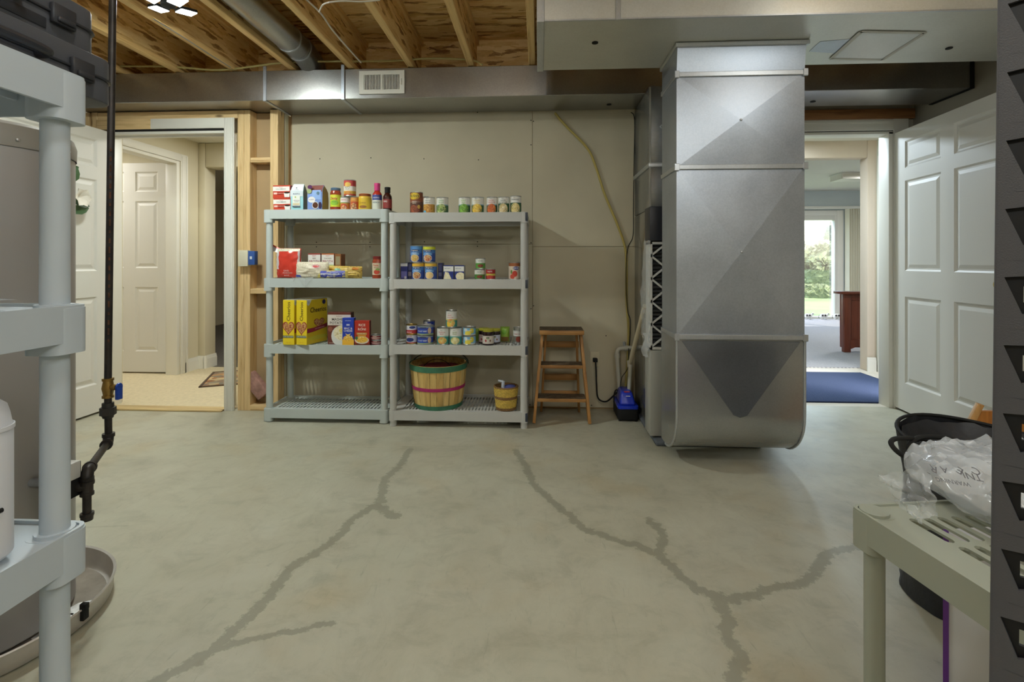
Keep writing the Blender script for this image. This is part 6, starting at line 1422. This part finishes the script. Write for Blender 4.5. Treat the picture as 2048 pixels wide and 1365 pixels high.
# spacing of holes seen at about .0535 m
x_h0, x_h1 = .0016, .0186
zz0 = 1.0855+.1535
def hole1(zc): return [(x_h0, zc+.0135), (.0118, zc-.0150), (.0172, zc-.0130), (.0178, zc+.0150)]
def hole2(zc): return [(.0125, zc-.006), (.0178, zc-.006), (.0178, zc+.0065), (.0125, zc+.0065)]
def hole3(zc): return [(.0390, zc-.013), (.0445, zc-.016), (.0445, zc+.016), (.0390, zc+.013)]
for k in range(n_h):
    zc = zz0+.20-pitch*k
    if zc < .03: break
    lo, hi = zc-pitch/2, zc+pitch/2
    MB().prism([(-.0035, lo), (Wc, lo), (Wc, hi), (-.0035, hi)], 'Y', 0, .0030, 0, [hole1(zc), hole3(zc-.012)]).prism([(-.0035, lo), (Wc, lo), (Wc, hi), (-.0035, hi)], 'Y', .0045, .0075, 1, [hole2(zc)]).build('slotted_face', [M_rack, M_rackd], rk, smooth=False)
MB().box(-.0040, -.0004, .0, -.0034, .012, zz0+.23).build('edge_return', M_rack, rk)
for z0_, z1_ in ((1.155, 1.255), (.62, .73), (.78, .86)):
    MB().prism([(p[0], p[1]) for p in rrect(.0245, z0_, .036, z1_, .005)], 'Y', -.0012, .0).build('raised_pad', M_rack, rk, bevel=.0006)
for z_ in (1.205, .735, .66):
    MB().tube([(.0312+.0042*math.cos(t_), -.0014, z_+.0058*math.sin(t_)) for t_ in [2*math.pi*i/20 for i in range(20)]], .00045, 6, closed=True).build('oval_emblem', M_rackd, rk)
    letter_flat(rk, 'SK', .005, M_rackd, front(.0312, -.0016, z_), .01)
# ================================================================ passage, sunroom and hall furnishings
bm_ = thing('door_mat', 'dark blue woven mat on the floor inside the right doorway', 'mat', (2.6, 4.6, .001))
q = [onZ(1500, 803, .008), onZ(1787, 803, .008), onZ(1722, 742, .008), onZ(1500, 742, .008)]
q = [Vector((1.9, 3.96, 0)), Vector((2.98, 3.96, 0)), Vector((3.22, 5.05, 0)), Vector((1.9, 5.05, 0))]
q = [Vector((1.75, 4.0, 0)), Vector((3.12, 4.0, 0)), Vector((3.12, 5.06, 0)), Vector((1.75, 5.06, 0))]
M_bm = herring('blue_weave', (28, 44, 78), (52, 70, 104), 30)
MB().box(q[0].x, q[0].y, .001, q[2].x, q[2].y, .010).build('weave', M_bm, bm_, w=True, bevel=.003)
MB().box(q[0].x, q[0].y-.012, .001, q[2].x+.012, q[0].y, .011).box(q[2].x, q[0].y, .001, q[2].x+.014, q[2].y, .011).build('border', mat('navy_border', (26, 40, 76), .9), bm_, w=True, bevel=.003)
hr = thing('hall_rug', 'small patterned rug corner on the beige hall carpet', 'rug', (-2.62, 4.62, .0065), .42)
def rugm():
    m, t, b = base('rug_pattern'); vo = t.nodes.new('ShaderNodeTexVoronoi'); vo.inputs['Scale'].default_value = 14; t.links.new(coords(t), vo.inputs['Vector'])
    sp = t.nodes.new('ShaderNodeSeparateColor'); t.links.new(vo.outputs['Color'], sp.inputs[0])
    t.links.new(ramp(t, sp.outputs[0], [(0, (120, 76, 50)), (.35, (186, 140, 90)), (.6, (96, 96, 90)), (1, (206, 180, 130))]), b.inputs['Base Color']); b.inputs['Roughness'].default_value = .95; return m
MB().box(-.45, -.3, 0, .45, .3, .008).build('pile', rugm(), hr, bevel=.003)
MB().box(-.46, -.31, 0, .46, -.29, .010).box(-.46, .29, 0, .46, .31, .010).box(-.47, -.31, 0, -.45, .31, .010).box(.45, -.31, 0, .47, .31, .010).build('border', mat('rug_border', (84, 66, 50), .95), hr)
# credenza
ck = thing('wooden_stand', 'dark cherry wood paneled stand with arched base in the sunroom', 'furniture', onY(1712, 707, 6.16))
ck.location.z = .008
M_ch = wood('cherry_wood', (112, 56, 38), (84, 38, 26), 'Z', .35, knots=False); x0 = onY(1689, 600, 6.16).x; x1 = x0+.62; zt = .735
MB().box(x0-.05, 6.12, zt-.03, x1+.05, 6.30, zt).build('top', wood('cherry_top', (104, 52, 36), (80, 38, 26), 'Y', .3, knots=False), ck, w=True, bevel=.004)
for a, b in ((x0, x0+.075), (x1-.075, x1)): MB().box(a, 6.16, .012, b, 6.22, zt-.031).build('stile', M_ch, ck, w=True, bevel=.003)
MB().box(x0+.076, 6.18, .12, x1-.076, 6.2, zt-.1).build('side_panel', M_ch, ck, w=True)
MB().box(x0+.076, 6.165, zt-.1, x1-.076, 6.22, zt-.032).build('top_rail', M_ch, ck, w=True, bevel=.003)
arch = [(x0+.076, .16), (x0+.076, .05)]+[(x0+.076+(x1-x0-.152)*k/10, .05+.06*math.sin(math.pi*k/10)) for k in range(1, 10)]+[(x1-.076, .05), (x1-.076, .16)]
MB().prism(arch, 'Y', 6.165, 6.22).build('arched_rail', M_ch, ck, w=True)
MB().box(x0+.01, 6.221, .06, x1-.01, 6.27, zt-.031).build('back_panel', M_ch, ck, w=True)
cf = thing('ceiling_light', 'shallow white ceiling light box in the sunroom', 'light', onZ(1712, 353, 2.40))
MB().prism(rrect(-.30, -.16, .30, .16, .02), 'Z', -.06, .039).build('diffuser', mat('light_box_white', (226, 222, 208), .4), cf, bevel=.012, seg=3)
MB().prism(rrect(-.31, -.17, .31, .17, .02), 'Z', .02, .039).build('tray', M_white, cf, bevel=.004)
# cow figurines along the foot of the patio door
wcw = mat('cow_white', (226, 224, 218), .5); bcw = mat('cow_black', (40, 38, 38), .5)
def cow(x, label):
    t = thing('cow_figurine', label, 'figurine', (x, YS-.12, .009), .0, None)
    sk = [((-.05, 0, .07), .030), ((-.02, 0, .072), .034), ((.02, 0, .072), .033), ((.05, 0, .07), .028), ((.07, 0, .088), .017), ((.085, 0, .102), .019), ((.105, 0, .092), .011)]
    P = catmull([s[0] for s in sk], 3); Rr = [s[1] for s in sk]; RR = [Rr[min(len(Rr)-1, i//3)]*(1-(i % 3)/3)+Rr[min(len(Rr)-1, i//3+1)]*((i % 3)/3) for i in range(len(P))]
    mb = MB().tube(P, RR, 12)
    for sx in (-.04, .04):
        for sy in (-.016, .016): mb.tube([(sx, sy, .06), (sx+.004, sy, .03), (sx, sy, .0)], [.012, .008, .009], 8)
    mb.build('body', wcw, t)
    for (sx, r_) in ((-.035, .036), (.015, .036)): MB().lathe([(0, .0), (.016, .003), (.017, .008), (0, .011)], 10).xform(Matrix.Translation((sx, -r_+.006, .078)) @ Matrix.Rotation(math.radians(90), 4, 'X')).build('patch', bcw, t)
    MB().tube([(-.078, 0, .08), (-.088, 0, .06), (-.086, 0, .03)], [.004, .003, .005], 6).build('tail', bcw, t)
    for sy in (-1, 1): MB().tube([(.08, sy*.012, .112), (.078, sy*.03, .116)], [.006, .003], 6).build('ear', bcw, t)
for u, l in ((1616, 'black and white cow figurine by the patio door, farthest left of three'), (1647, 'black and white cow figurine standing in the middle by the patio door'), (1674, 'black and white cow figurine at the right end by the patio door')):
    cow(onY(u, 600, YS-.12).x, l)
